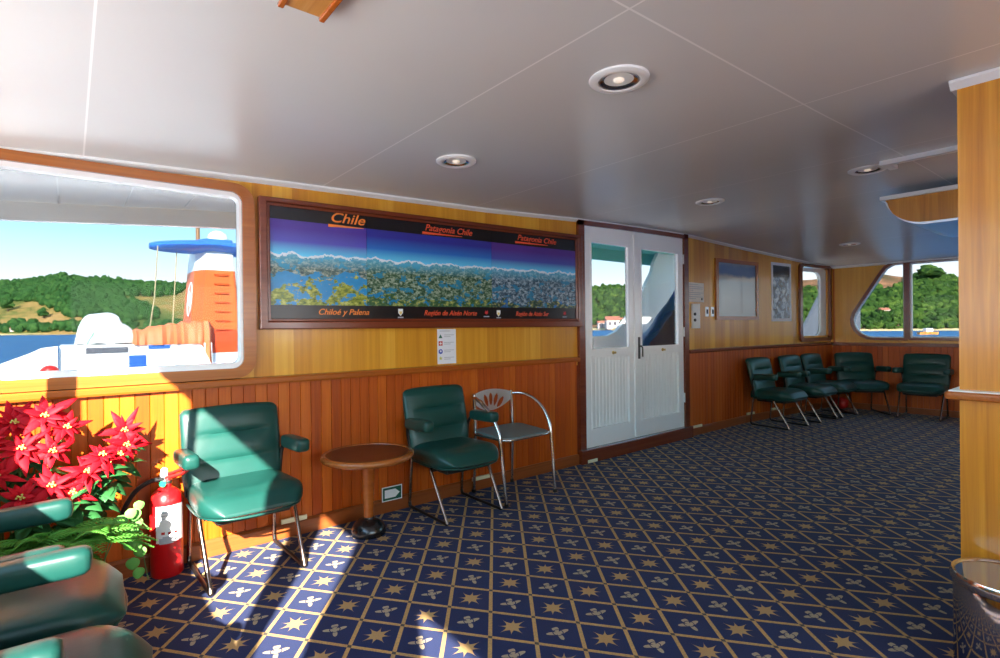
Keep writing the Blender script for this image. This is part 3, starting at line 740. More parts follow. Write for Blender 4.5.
# ------------------------------------------------------------------ chrome waste bin
def bin_mat():
    g = G('mirror_steel'); return g.fin((.55, .55, .56), .07, 1.0)
MAT['mirror'] = bin_mat()
bn = thing('waste_bin', 'polished steel waste bin beside the honey wood partition', 'bin', (2.41, 0.305, 0))
mb = MB(); mb.lathe([(.145, 0), (.150, .01), (.150, .335), (.146, .345), (.138, .345), (.138, .02), (.001, .02)], 48); mb.build('body', 'mirror', bn, smooth=True)
mb = MB(); mb.lathe([(.151, .318), (.157, .324), (.159, .342), (.154, .356), (.146, .352), (.140, .330)], 48); mb.build('rim', 'chrome', bn, smooth=True)
mb = MB(); mb.lathe([(.001, .350), (.10, .350), (.143, .348), (.143, .340), (.001, .342)], 48); mb.build('lid', 'mirror', bn, smooth=True)
mb = MB(); mb.lathe([(.146, 0), (.153, 0), (.153, .012), (.146, .014)], 48); mb.build('foot_ring', 'black', bn, smooth=True)

# ------------------------------------------------------------------ pictures, notices and signs on the left wall
def poster_mat(name, seed, sky1, sky2, water, isl, land, shore):
    g = G(name); p = g.pos(); x, y, z = g.xyz(p)
    v = g.vec(g.ma('ADD', x, seed), 0.0, g.ma('MULTIPLY', z, 1.6))
    t = g.ma('DIVIDE', g.ma('SUBTRACT', z, g.ma('ADD', 1.325, g.ma('MULTIPLY', g.ma('SUBTRACT', x, .9), .006))), .52)
    n1 = g.noise(v, 5, 5, .6); n2 = g.noise(v, 26, 4, .7); n3 = g.noise(v, 11, 5, .65); n4 = g.noise(v, 60, 3, .7)
    sky = g.ramp(t, (0.60, (.14, .66, .95)), (0.75, sky2), (0.90, sky1))
    landc = g.ramp(g.ma('ADD', g.ma('MULTIPLY', n2, .65), g.ma('MULTIPLY', n4, .35)), (0.36, land[0]), (0.48, land[1]), (0.58, land[2]), (0.70, (.62, .66, .66)))
    haze = g.ramp(t, (0.44, (0, 0, 0)), (0.62, (.72, .72, .72)))
    landc = g.mix(g.ma('GREATER_THAN', n3, .56), landc, g.mix(n2, water, (.05, .32, .44)))
    landc = g.mix(haze, landc, (.14, .58, .86))
    watc = g.mix(n3, water, tuple(min(1, q * 2.2) for q in water))
    islm = g.ma('GREATER_THAN', g.ma('ADD', n3, g.ma('MULTIPLY', g.ma('SUBTRACT', .34, t), .45)), .56)
    islc = g.ramp(n2, (0.35, (.03, .08, .03)), (0.5, isl), (0.68, (.62, .62, .16)))
    low = g.mix(islm, watc, islc)
    edge = g.ma('ADD', shore, g.ma('MULTIPLY', g.ma('SUBTRACT', n1, .5), .55))
    c = g.mix(g.ma('GREATER_THAN', t, edge), low, landc)
    ridge = g.ma('ADD', .615, g.ma('MULTIPLY', g.ma('SUBTRACT', g.noise(g.vec(g.ma('ADD', x, seed), 0, 0), 7, 6, .65), .5), .26))
    snow = g.ma('MULTIPLY', g.ma('GREATER_THAN', g.ma('ADD', t, g.ma('MULTIPLY', n2, .12)), g.ma('ADD', ridge, .035)), g.ma('LESS_THAN', t, ridge))
    c = g.mix(snow, c, (.72, .82, .90))
    c = g.mix(g.ma('GREATER_THAN', t, ridge), c, sky)
    band = g.ma('MAXIMUM', g.ma('GREATER_THAN', t, .985), g.ma('LESS_THAN', t, .035))
    c = g.mix(band, c, (.012, .011, .014))
    return g.fin(c, .22, 0, 0, .45)
MAT['poster_a'] = poster_mat('poster_print_west', 3.1, (.085, .045, .33), (.10, .10, .50), (.018, .17, .36), (.25, .30, .03), ((.02, .035, .06), (.08, .15, .13), (.42, .46, .36)), .36)
MAT['poster_b'] = poster_mat('poster_print_middle', 8.4, (.035, .035, .30), (.03, .16, .55), (.012, .14, .28), (.05, .13, .05), ((.015, .03, .03), (.05, .12, .06), (.36, .46, .34)), .14)
MAT['poster_c'] = poster_mat('poster_print_east', 15.7, (.09, .035, .26), (.07, .09, .42), (.02, .11, .30), (.03, .07, .07), ((.02, .03, .05), (.06, .12, .17), (.38, .50, .58)), .10)
MAT['orange_letter'] = plain('orange_print', (.88, .22, .02), .5); MAT['redorange_letter'] = plain('red_orange_print', (.80, .085, .02), .5)
MAT['gold'] = plain('gold_print', (.75, .55, .15), .5)
pa = thing('panorama_picture', 'long mahogany-framed panorama of three Chile and Patagonia posters on the left wall', 'picture', (2.15, YW, 1.2))
OP = Vector((2.15, YW, 1.2))
PT = lambda u, v, d: (u - OP.x, d, v - OP.z)
ztop = lambda x: 1.952 + .0155 * (x - .83); zin = lambda x: 1.908 + .0148 * (x - .89)
out_ = [(.828, 1.203), (3.478, 1.197), (3.478, ztop(3.478)), (.828, ztop(.828))]; inn = [(.890, 1.264), (3.414, 1.268), (3.414, zin(3.414)), (.890, zin(.89))]
mid = [(.872, 1.247), (3.432, 1.25), (3.432, zin(3.43) + .018), (.872, zin(.87) + .018)]
mb = MB(); ring_frame(mb, out_, mid, PT, -.042, 0); ring_frame(mb, mid, inn, PT, -.030, 0); mb.build('frame', 'mahogany', pa, bevel=.006)
TW = lambda x, z, d: Matrix.Translation((x - OP.x, d, z - OP.z)) @ Matrix.Rotation(pi / 2, 4, 'X')
def swoosh(par, x0, x1, z, m_):
    mb = MB(); n = 8
    lo = [(x0 + (x1 - x0) * i / n, z - .007 * (1 - i / n) - .002 + .004 * i / n) for i in range(n + 1)]; hi = [(x0 + (x1 - x0) * i / n, z + .007 * (1 - i / n) + .002 + .004 * i / n) for i in range(n + 1)]
    mb.prism(lo + hi[::-1], PT, -.0165, -.0150); mb.build('underline', m_, par)
def crest(par, x, z):
    mb = MB(); s = .017
    mb.prism([(x - s, z + s * 1.3), (x + s, z + s * 1.3), (x + s, z - s * .3), (x, z - s * 1.5), (x - s, z - s * .3)], PT, -.0165, -.015); mb.build('crest', 'plastic', par)
    mb = MB(); mb.prism([(x - s * .7, z + s * .3), (x + s * .7, z + s * .3), (x + s * .5, z - s * .5), (x, z - s * 1.1), (x - s * .5, z - s * .5)], PT, -.0172, -.0165); mb.build('crest_mark', 'gold', par)
    mb = MB(); mb.box(x - 1.2 * s - OP.x, x + 1.2 * s - OP.x, -.0165, -.015, z - s * 2.2 - OP.z, z - s * 1.8 - OP.z); mb.build('caption', 'paleink', par)
def emblem(par, x, z):
    mb = MB(); s = .016
    mb.prism([(x - s, z - s * .2), (x - s * .4, z + s * 1.2), (x, z + s * .5), (x + s * .8, z + s * 1.3), (x + s * .9, z - s * .3), (x + .1 * s, z - s * .8)], PT, -.0165, -.015); mb.build('emblem', 'redplastic', par)
    mb = MB(); mb.box(x - 1.6 * s - OP.x, x + 1.6 * s - OP.x, -.0165, -.015, z - s * 2.0 - OP.z, z - s * 1.5 - OP.z); mb.build('caption', 'paleink', par)
for x0, x1, m_, head, hx, hw, foot, fx_, fw, lm in ((.888, 1.479, 'poster_a', 'Chile', 1.352, .22, 'Chiloé y Palena', 1.325, .325, 'orange_letter'),
        (1.481, 2.492, 'poster_b', 'Patagonia Chile', 2.11, .40, 'Región de Aisén Norte', 2.12, .45, 'redorange_letter'),
        (2.494, 3.416, 'poster_c', 'Patagonia Chile', 2.965, .43, 'Región de Aisén Sur', 2.905, .36, 'redorange_letter')):
    mb = MB(); mb.prism([(x0, 1.262), (x1, 1.262), (x1, zin(x1) + .002), (x0, zin(x0) + .002)], PT, -.015, -.006)
    po = mb.build('poster_panel', m_, pa)
    dz = .0148 * (hx - .89)
    for body, cx, w, z, sz in ((head, hx, hw, 1.876 + dz, .085 if head == 'Chile' else .062), (foot, fx_, fw, 1.304, .05)):
        o = text(body, sz, lm, po, Matrix.Identity(4), .3)
        w0 = max(v.co.x for v in o.data.vertices) - min(v.co.x for v in o.data.vertices)
        o.data.transform(TW(cx, z, -.0155) @ Matrix.Diagonal((w / w0, 1, 1, 1)))
    swoosh(po, hx - hw * .55, hx + hw * (.5 if head == 'Chile' else .28), 1.826 + dz + (0 if head == 'Chile' else .012), lm)
    if x0 > 1: crest(po, x0 + (.235 if x0 < 2 else .06), 1.308); emblem(po, x1 - (.055 if x0 < 2 else .14), 1.31)

def wall_plate(name, u0, u1, v0, v1, d0, d1, mat, parent=None, bevel=0.0):
    mb = MB(); n = 3
    mb.loft([[LW(u0 + (u1 - u0) * i / n, v0, d0), LW(u0 + (u1 - u0) * i / n, v1, d0), LW(u0 + (u1 - u0) * i / n, v1, d1), LW(u0 + (u1 - u0) * i / n, v0, d1)] for i in range(n + 1)])
    return mb.build(name, mat, parent, bevel=bevel)
def disc(u, v, r, d0, d1, name, mat, parent, n=20):
    mb = MB(); mb.prism([(u + r * cos(2 * pi * i / n), v + r * sin(2 * pi * i / n)) for i in range(n)], LW, d0, d1); return mb.build(name, mat, parent)
def poly(pts, d0, d1, name, mat, parent):
    mb = MB(); mb.prism(pts, LW, d0, d1); return mb.build(name, mat, parent)

nt = tag(wall_plate('safety_notice', 2.01, 2.167, .945, 1.192, -.002, 0, 'paper'), 'white safety notice with four coloured symbols under the panorama', 'notice')
poly([(2.02, 1.128), (2.052, 1.128), (2.036, 1.155)], -.0028, -.002, 'triangle_symbol', 'signgreen', nt)
wall_plate('red_symbol', 2.02, 2.052, 1.075, 1.106, -.0028, -.002, 'redplastic', nt)
wall_plate('cross', 2.033, 2.039, 1.080, 1.101, -.0034, -.0028, 'plastic', nt); wall_plate('cross', 2.025, 2.047, 1.0875, 1.0935, -.0034, -.0028, 'plastic', nt)
disc(2.036, 1.033, .017, -.0028, -.002, 'blue_symbol', 'blueink', nt); disc(2.036, 1.035, .007, -.0034, -.0028, 'white_dot', 'plastic', nt)
MAT['yellow'] = plain('pale_yellow_print', (.55, .50, .10), .5)
poly([(2.036 + (.016 if i % 2 == 0 else .007) * sin(pi * i / 5), .985 + (.016 if i % 2 == 0 else .007) * cos(pi * i / 5)) for i in range(10)], -.0028, -.002, 'star_symbol', 'yellow', nt)
for z in (1.178, 1.150, 1.138, 1.097, 1.085, 1.042, 1.030, .990, .978):
    wall_plate('print_line', 2.065 if z < 1.17 else 2.03, 2.15 if z in (1.15, 1.097, 1.042, .99) else 2.12, z - .0022, z + .0022, -.0025, -.002, 'paleink', nt)

n2_ = tag(wall_plate('paper_notice', 5.168, 5.515, 1.455, 1.665, -.002, 0, 'cream_paper'), 'cream paper notice on the wall just right of the white door', 'notice')
for z, a, b in ((1.645, 5.19, 5.40), (1.62, 5.19, 5.49), (1.60, 5.19, 5.49), (1.58, 5.19, 5.30), (1.555, 5.19, 5.49), (1.535, 5.19, 5.45), (1.51, 5.19, 5.49), (1.49, 5.19, 5.35)):
    wall_plate('print_line', a, b, z - .003, z + .003, -.0026, -.002, 'paleink', n2_)
wall_plate('stamp', 5.455, 5.485, 1.475, 1.50, -.0026, -.002, 'ink', n2_)
sp = tag(wall_plate('switch_panel', 5.25, 5.40, 1.165, 1.432, -.022, 0, 'plastic', bevel=.004), 'tall white switch panel with two dark knobs under the cream notice', 'switch panel')
for z in (1.32, 1.255): disc(5.285, z, .016, -.034, -.022, 'knob', 'blackmetal', sp)
for x, lab in ((5.535, 'small metal light switch left of the pair beside the pale framed picture'), (5.655, 'small metal light switch right of the pair, touching the pale picture frame')):
    s_ = tag(wall_plate('light_switch', x, x + .062, 1.295, 1.405, -.010, 0, 'steel', bevel=.003), lab, 'light switch', 'light switches beside the pale picture')
    wall_plate('rocker', x + .02, x + .042, 1.325, 1.375, -.016, -.010, 'blackmetal', s_)

g = G('pale_reflection_print'); x, y, z = g.xyz(g.pos())
nz = g.noise(g.pos(), 7, 5, .6)
t = g.ma('ADD', g.ma('DIVIDE', g.ma('SUBTRACT', z, 1.29), .64), g.ma('MULTIPLY', g.ma('SUBTRACT', nz, .5), .12))
c = g.ramp(t, (0.0, (.36, .42, .44)), (.35, (.40, .47, .50)), (.66, (.34, .42, .47)), (.74, (.42, .40, .36)), (.80, (.10, .16, .30)), (.93, (.14, .20, .34)), (1.0, (.30, .36, .42)))  # mostly reflections on the picture, put into the print's colours
MAT['reflection_print'] = g.fin(c, .12, 0, .5, .5)
pc = tag(bpy.data.objects.new('framed_picture', None), 'pale blue-grey framed picture on the wall between door and dark poster', 'picture'); COL.objects.link(pc)
pc.location = (6.22, YW, 1.6)
def reloc(o, root):
    o.parent = root; o.matrix_parent_inverse = Matrix.Translation(-root.location); return o
mb = MB(); q = [(5.745, 1.258), (6.708, 1.258), (6.708, 1.968), (5.745, 1.968)]
q = [(5.745, 1.258), (6.4, 1.258), (6.708, 1.258), (6.708, 1.975), (6.4, 1.972), (5.745, 1.966)]; qi = [(5.80, 1.30), (6.4, 1.30), (6.66, 1.30), (6.66, 1.93), (6.4, 1.928), (5.80, 1.92)]
ring_frame(mb, q, qi, LW, -.025, 0); reloc(mb.build('frame', 'trimwood'), pc)
reloc(wall_plate('print', 5.79, 6.668, 1.29, 1.935, -.012, -.004, 'reflection_print'), pc)

g = G('dark_poster_print'); x, y, z = g.xyz(g.pos()); p = g.pos()
nz = g.noise(p, 9, 5, .65, 1.2); t = g.ma('DIVIDE', g.ma('SUBTRACT', z, 1.27), .70)
c = g.ramp(nz, (.36, (.012, .014, .03)), (.47, (.05, .06, .11)), (.53, (.22, .33, .46)), (.62, (.62, .70, .76)))
c = g.mix(g.ramp(t, (.74, (0, 0, 0)), (.80, (1, 1, 1))), c, (.012, .012, .018)); MAT['darkposter'] = g.fin(c, .2, 0, .3, .5)
p3 = tag(wall_plate('poster', 7.035, 7.515, 1.238, 2.003, -.003, 0, 'paper'), 'narrow dark poster with white border between pale picture and side window', 'poster')
wall_plate('print', 7.075, 7.475, 1.275, 1.965, -.004, -.003, 'darkposter', p3)
text('PATAGONIA', .04, 'plastic', p3, Matrix.Identity(4), 0).data.transform(Matrix.Translation((7.275, wy(7.275) - .0075, 1.915)) @ Matrix.Rotation(R_(-5.4), 4, 'Z') @ Matrix.Rotation(pi / 2, 4, 'X')) if False else None

es = tag(wall_plate('exit_sign', 1.56, 1.704, .075, .168, -.028, -.024, 'plastic'), 'small green sign with a white arrow above the skirting right of the round table', 'sign')
wall_plate('green_field', 1.566, 1.698, .081, .162, -.029, -.028, 'signgreen', es)
poly([(1.578, .095), (1.655, .095), (1.686, .1215), (1.655, .148), (1.578, .148)], -.0298, -.029, 'arrow', 'plastic', es)
wall_plate('mount', 1.58, 1.69, .09, .15, -.024, -.012, 'plastic', es)

for x, w, z, lab in ((.93, .145, .086, 'pale safety strip on the skirting behind the sunlit armrest chair'), (2.28, .16, .075, 'pale safety strip on the skirting behind the shaded armchair right of the table'),
                     (3.50, .12, .006, 'pale safety strip low at the left foot of the white door'), (5.19, .21, .085, 'pale safety strip on the skirting just right of the white door'),
                     (6.42, .16, .095, 'pale safety strip on the skirting beside the first far armchair'), (6.98, .14, .10, 'pale safety strip on the skirting behind the second far armchair')):
    tag(wall_plate('safety_strip', x, x + w, z, z + .026, -.034 if z > .05 else -.066, -.022 if z > .05 else -.058, 'glow_strip'), lab, 'safety strip', 'pale safety strips along the skirting')
tag(MB().ball((8.42, 2.79, .085), .085, 16, 10, (1, 1, .98)).build('red_object', 'redplastic', smooth=True), 'small dark red rounded thing on the floor behind the far armchairs', 'unknown_object')  # red rounded shape, not identified

# ------------------------------------------------------------------ plants in the left corner
def leafcol(name, c1, c2, rough=.45, trans=.0):
    g = G(name); n = g.noise(g.obj(), 14, 3); return g.fin(g.mix(n, c1, c2), rough, 0, 0, .16)
MAT['bract'] = leafcol('red_bract', (.34, .0015, .006), (.60, .005, .014), .6); MAT['leafg'] = leafcol('dark_green_leaf', (.012, .07, .018), (.04, .16, .045))
MAT['fern'] = leafcol('fern_green', (.05, .22, .025), (.14, .42, .06)); MAT['pothos'] = leafcol('round_leaf_green', (.09, .30, .05), (.20, .48, .11)); MAT['stem'] = plain('stem', (.10, .20, .05), .6)
MAT['planter'] = wood('planter_wood', (.10, .03, .01), (.15, .05, .015), (.2, .07, .02), 'x', .5, .1)
MAT['soil'] = plain('soil', (.03, .02, .012), .9, var=.4)
def leaf(mb, base, d, nrm, L, W, curl=.15, n=6, tip=1.0, round_=False):
    base = Vector(base); d = Vector(d).normalized(); nrm = Vector(nrm); nrm = (nrm - d * nrm.dot(d)).normalized(); s = d.cross(nrm)
    vs = []; 
    for i in range(n + 1):
        t = i / n
        w = W * (math.sin(pi * min(1, t ** .8)) ** (.6 if round_ else .9)) * (1 if round_ else (1 - .25 * t)) + .0006
        c = base + d * (L * t) - nrm * (curl * L * t * t)
        vs += [c - s * w + nrm * w * .35, c, c + s * w + nrm * w * .35]
    fs = []
    for i in range(n): a = i * 3; fs += [(a, a + 1, a + 4, a + 3), (a + 1, a + 2, a + 5, a + 4)]
    mb.add(vs, fs)
def thin(o, t=.0012):
    m = o.modifiers.new('thick', 'SOLIDIFY'); m.thickness = t; return o
def flower_head(par, c, nrm, L, seed, n1=8, droop=.25):
    rnd = random.Random(seed); c = Vector(c); nrm = Vector(nrm).normalized(); a = nrm.orthogonal().normalized(); b = nrm.cross(a)
    mb = MB()
    for k in range(n1):
        th = 2 * pi * k / n1 + rnd.uniform(-.25, .25); r = a * cos(th) + b * sin(th)
        leaf(mb, c, r + nrm * rnd.uniform(.0, .45) + Vector((0, 0, -droop)), nrm, L * rnd.uniform(.65, 1.1), L * rnd.uniform(.12, .17), rnd.uniform(.1, .4))
    for k in range(n1 - 1):
        th = 2 * pi * (k + .5) / n1 + rnd.uniform(-.3, .3); r = a * cos(th) + b * sin(th)
        leaf(mb, c + nrm * .012, r + nrm * rnd.uniform(.4, .8), nrm, L * rnd.uniform(.4, .68), L * rnd.uniform(.08, .12), .2)
    h = thin(mb.build('flower_head', 'bract', par, smooth=True))
    mb = MB()
    for k in range(7):
        th = k * 2.4; mb.ball(c + nrm * .028 + (a * cos(th) + b * sin(th)) * .005 * math.sqrt(k), .0040, 8, 5)
    mb.build('flower_centre', 'yellow', h, smooth=True)
def poinsettia(loc, label, heads, leaves, seed):
    t = thing('poinsettia', label, 'plant', loc, 0); rnd = random.Random(seed); L0 = Vector(loc)
    for i, (p, nrm, L, dr) in enumerate(heads): flower_head(t, Vector(p) - L0, nrm, L, seed * 17 + i, 8 + (i + seed) % 2, dr)
    mb = MB()
    for p, nrm, L, dr in heads: 
        q = Vector(p) - L0; mb.tube([(0.0 + q.x * .15, q.y * .15, .0), (q.x * .6, q.y * .6, q.z * .55), q - Vector(nrm).normalized() * .005], .004, 6)
    mb.build('stem', 'stem', t, smooth=True)
    mb = MB()
    for i in range(leaves):
        p, nrm, L, dr = heads[rnd.randrange(len(heads))]; q = Vector(p) - L0; f = rnd.uniform(.55, .97)
        th = rnd.uniform(0, 2 * pi); d = Vector((cos(th), sin(th) - .3, rnd.uniform(-.5, .25)))
        leaf(mb, (q.x * f, q.y * f, q.z * f - .03), d, (0, -.4, 1), rnd.uniform(.07, .12), rnd.uniform(.022, .034), .3)
    thin(mb.build('foliage', 'leafg', t, smooth=True))
    return t
pz = .30
pb = thing('planter', 'low dark wooden planter box behind the left armchairs', 'planter', (-.13, 2.80, 0))
mb = MB(); ring_frame(mb, [(-.30, -.2), (.16, -.2), (.16, .30), (-.30, .30)], [(-.275, -.175), (.135, -.175), (.135, .275), (-.275, .275)], lambda u, v, d: (u, v, d), .0, .22); mb.build('box', 'planter', pb)
mb = MB(); mb.box(-.275, .135, -.175, .275, .01, .20); mb.build('soil', 'soil', pb)
U = (0.0, -.75, .6)
poinsettia((-.20, 2.92, .20), 'tall poinsettia with the biggest red bracts at the left edge of the photo',
    [((-.18, 2.88, .83), (0.2, -.7, .6), .125, .1), ((-.085, 2.87, .85), (.1, -.75, .5), .13, .15), ((-.02, 2.86, .80), (.3, -.8, .4), .10, .2), ((-.15, 2.80, .74), (0, -.8, .5), .115, .2), ((-.25, 2.84, .77), (0, -.7, .5), .13, .1), ((-.06, 2.80, .72), (.1, -.8, .3), .09, .3), ((-.22, 2.76, .66), (0, -.8, .4), .10, .2)], 60, 1)
poinsettia((-.02, 2.80, .20), 'low poinsettia with red bracts in front of the taller two',
    [((.045, 2.74, .625), (.2, -.7, .5), .11, .2), ((.095, 2.76, .68), (.2, -.7, .6), .09, .2), ((-.06, 2.70, .60), (0, -.8, .5), .11, .25), ((-.15, 2.70, .57), (0, -.8, .5), .11, .25), ((.15, 2.82, .665), (.4, -.6, .4), .075, .4), ((.0, 2.72, .56), (.1, -.8, .3), .09, .3)], 84, 2)
poinsettia((.0, 3.0, .20), 'poinsettia with one drooping red head against the wall beside the extinguisher',
    [((.190, 3.00, .745), (.05, -.95, .25), .115, .5), ((.195, 2.985, .685), (.1, -.9, .1), .105, .9), ((.14, 2.96, .60), (.1, -.8, .5), .06, .3)], 26, 3)
# fern fronds spilling toward the room
fn_ = thing('fern', 'bright green fern fronds spreading under the poinsettias', 'plant', (-.10, 2.68, .37)); rnd = random.Random(5)
for k in range(40):
    th = rnd.uniform(-2.9, .25); L = rnd.uniform(.18, .32); d = Vector((cos(th), sin(th) * .55, 0)); mb = MB(); n = 22
    if k % 3 == 0: d = Vector((1, rnd.uniform(-.35, .1), 0)).normalized()
    c0 = Vector((rnd.uniform(-.14, .12), rnd.uniform(-.10, .06), .0)); pts = []
    for i in range(n + 1):
        t = i / n; pts.append(c0 + d * (L * t) + Vector((0, 0, (rnd.uniform(0, .0) + (.10 + .16 * (k % 4) / 3) * t - .20 * t * t) * (.75 + .02 * k % .3))))
    mb.tube(pts[::3], .002, 5)
    for i in range(2, n):
        p = pts[i]; s = d.cross(Vector((0, 0, 1))); w = .055 * math.sin(pi * (i / n) ** .7) + .008
        for sg in (-1, 1): leaf(mb, p, s * sg + d * .6 + Vector((0, 0, .15)), (0, 0, 1), w, .0055, .2, 3)
    thin(mb.build('frond', 'fern', fn_, smooth=True), .0008)
pt = thing('trailing_plant', 'trailing plant with round light green leaves hanging beside the extinguisher', 'plant', (.10, 2.72, .26)); O = Vector(pt.location)
mb = MB(); 
for q in ([(.0, 0, 0), (.06, .0, .15), (.12, .02, .12), (.14, .02, -.05), (.15, .0, -.12)], [(0, 0, 0), (.04, .02, .17), (.10, .03, .16), (.165, .03, .08)]): mb.tube(fillet(q, .05, 4), .002, 6)
mb.build('vine', 'stem', pt, smooth=True)
for k, (px_, py_, pz_, r) in enumerate(((.17, 2.74, .40, .026), (.215, 2.76, .415, .028), (.212, 2.77, .375, .026), (.205, 2.74, .355, .029), (.175, 2.72, .345, .026), (.215, 2.76, .325, .025), (.20, 2.74, .29, .027), (.225, 2.75, .255, .025),
        (.175, 2.72, .30, .024), (.20, 2.74, .215, .026), (.215, 2.74, .17, .024), (.15, 2.73, .40, .026), (.225, 2.80, .44, .022), (.14, 2.71, .36, .026), (.10, 2.70, .41, .024), (.185, 2.73, .43, .022))):
    mb = MB(); c = Vector((px_, py_, pz_)) - O; a_ = rnd.uniform(-.6, .6)
    leaf(mb, c + Vector((0, 0, r)), (sin(a_), -.25, -cos(a_)), (rnd.uniform(-.3, .3), -1, .25), 2 * r, r * .95, .12, 8, 1, True); thin(mb.build('leaf', 'pothos', pt, smooth=True))

# ------------------------------------------------------------------ outside: own side deck
MAT['deckpaint'] = plain('deck_paint', (.30, .31, .31), .6); MAT['hullwhite'] = plain('hull_white', (.84, .85, .86), .35, 0, .2, .5, .02); MAT['hullgrey'] = plain('grey_bulwark', (.10, .11, .13), .4)
MAT['teal'] = plain('teal_paint', (.12, .48, .44), .45); MAT['over'] = plain('overhead_paint', (.80, .80, .79), .25, 0, .2, .5, .03)
mb = MB(); mb.box(-9, 15, 3.27, 5.35, -.12, 0); struct(mb.build('side_deck', 'deckpaint'), 'side deck outside the left wall')
mb = MB(); mb.box(-9, -.56, -5.3, 3.27, -.12, 0); struct(mb.build('aft_deck', 'deckpaint'), 'open deck behind the saloon')
mb = MB(); mb.box(-9, 15, -5.3, -3.27, -.12, 0); struct(mb.build('starboard_deck', 'deckpaint'), 'side deck outside the right wall')
OZ = ((-3, 2.02), (-.4, 2.135), (1.2, 2.255), (4, 2.34), (9, 2.36))
def overhang(x0, x1, name, matn, lab, mat2):
    mb = MB(); n = 14; xs = [x0 + (x1 - x0) * i / n for i in range(n + 1)]
    mb.loft([[(x, 3.26, interp(OZ, x)), (x, 5.22, interp(OZ, x)), (x, 5.22, interp(OZ, x) + .06), (x, 3.26, interp(OZ, x) + .06)] for x in xs])
    o = struct(mb.build(name, matn), lab)
    mb = MB(); mb.loft([[(x, 5.16, interp(OZ, x) - .135 - .005 * x), (x, 5.22, interp(OZ, x) - .135 - .005 * x), (x, 5.22, interp(OZ, x) + .0), (x, 5.16, interp(OZ, x) + .0)] for x in xs])
    mb.build('edge_beam', mat2, o)
    mb = MB()
    for x in ([-.05, .35, .75, 1.15] if x0 < 0 else []): mb.box(x - .004, x + .004, 3.3, 5.15, interp(OZ, x) - .006, interp(OZ, x) + .002)
    if mb.v: mb.build('panel_joint', 'steel', o)
    return o
overhang(-3, 4.6, 'deck_overhang', 'over', 'pale overhead of the side deck outside the big window', 'over')
overhang(4.6, 8.0, 'deck_overhang', 'teal', 'teal overhead of the side deck outside the door', 'teal')
tl = thing('deck_lamp', 'white lamp under the teal overhead outside the door', 'lamp', (6.25, 4.55, 2.33)); mb = MB(); mb.box(-.25, .25, -.05, .05, -.035, .02); mb.build('diffuser', 'plastic', tl, bevel=.01)
mb = MB(); mb.box(-.28, .28, -.07, .07, .0, .03); mb.build('base', 'white', tl)
bwk = [(5.2, 0), (9.2, 0), (9.2, 2.2), (8.4, 2.45), (7.35, 2.40), (7.2, 2.2), (7.15, 2.05), (6.95, 1.80), (6.7, 1.52), (6.45, 1.28), (6.25, 1.12), (6.05, 1.06), (5.2, 1.05)]
mb = MB(); mb.prism(bwk, lambda u, v, d: (u, d, v), 5.0, 5.06); struct(mb.build('bulwark', 'hullwhite'), 'white bulwark rising outside the door')
mb = MB(); mb.prism([(11.0, 0), (14.5, 0), (14.5, 2.5), (13.0, 2.30), (12.4, 1.98), (12.0, 1.66), (11.5, 1.25), (11.0, .95)], lambda u, v, d: (u, d, v), 4.4, 4.46); struct(mb.build('bow_bulwark', 'hullgrey'), 'grey bow bulwark seen through the small side window')
MAT['navy'] = plain('navy_tarp', (.008, .014, .085), .25, 0, .4, .5, .2)
nv = thing('navy_tarp', 'navy blue tarpaulin stretched over gear outside the right door leaf', 'tarpaulin', (6.3, 4.3, 0))
secs = []
for i in range(17):
    t = i / 16; x = -.75 + 1.75 * t; h = .66 + 1.43 * t + .012 * sin(i * 1.7)
    secs.append([(x, -.28, 0), (x, -.20, h * .6), (x, -.10 + .02 * sin(i * 2.1), h - .03), (x, 0, h), (x, .12, h - .03), (x, .22, h * .6), (x, .28, 0)])
mb = MB(); mb.loft(secs); mb.build('cover', 'navy', nv, smooth=True)

# ------------------------------------------------------------------ outside: neighbouring vessel
MAT['funnel_orange'] = plain('funnel_orange', (.78, .13, .018), .4); MAT['funnel_dark'] = plain('funnel_door_orange', (.66, .065, .01), .4); MAT['cap_blue'] = plain('funnel_blue', (.03, .16, .55), .35)
MAT['tarp'] = plain('orange_tarp', (.72, .20, .07), .6, var=.2, scale=3); MAT['ventblue'] = plain('louvre_blue', (.03, .13, .50), .4)
MAT['rope'] = plain('rope', (.45, .38, .22), .8); MAT['mast'] = plain('brown_mast', (.25, .12, .04), .5)
vs_ = thing('moored_vessel', 'white vessel moored alongside, seen through the big left window', 'boat', (0, 14, -3))
Z = lambda z: z + 3
hp = [(-9, 15.4), (-5.5, 13.2), (-1.2, 12.9), (9, 12.9), (9, 18.5), (-5.5, 18.2)]
mb = MB(); mb.loft([[(x * .94, (y - 15.5) * .85 + 1.5, Z(-4)) for x, y in hp], [(x, y - 14, Z(.18)) for x, y in hp]]); mb.build('hull', 'hullwhite', vs_)
mb = MB(); mb.loft([[(x * .985, (y - 15.5) * .97 + 1.5, Z(.17)) for x, y in hp], [(x * .985, (y - 15.5) * .97 + 1.5, Z(.20)) for x, y in hp]]); mb.build('deck', 'hullwhite', vs_)
mb = MB(); mb.prism([(-2.4, .18), (-.18, .18), (-.18, .93), (-.42, .90), (-.60, .80), (-1.1, .58), (-2.4, .22)], lambda u, v, d: (u, d, Z(v)), -.6, -.5); mb.build('sloping_bulwark', 'hullwhite', vs_)
mb = MB(); mb.box(-.16, 2.52, -.5, 1.3, Z(.2), Z(.93)); dh = mb.build('deckhouse', 'hullwhite', vs_, bevel=.02)
mb = MB()
for k in range(6): mb.box(.98, 1.24, -.53, -.49, Z(.44 + .043 * k), Z(.466 + .043 * k))
mb.box(.96, 1.26, -.515, -.498, Z(.42), Z(.70)); mb.build('louvre', 'ventblue', dh)
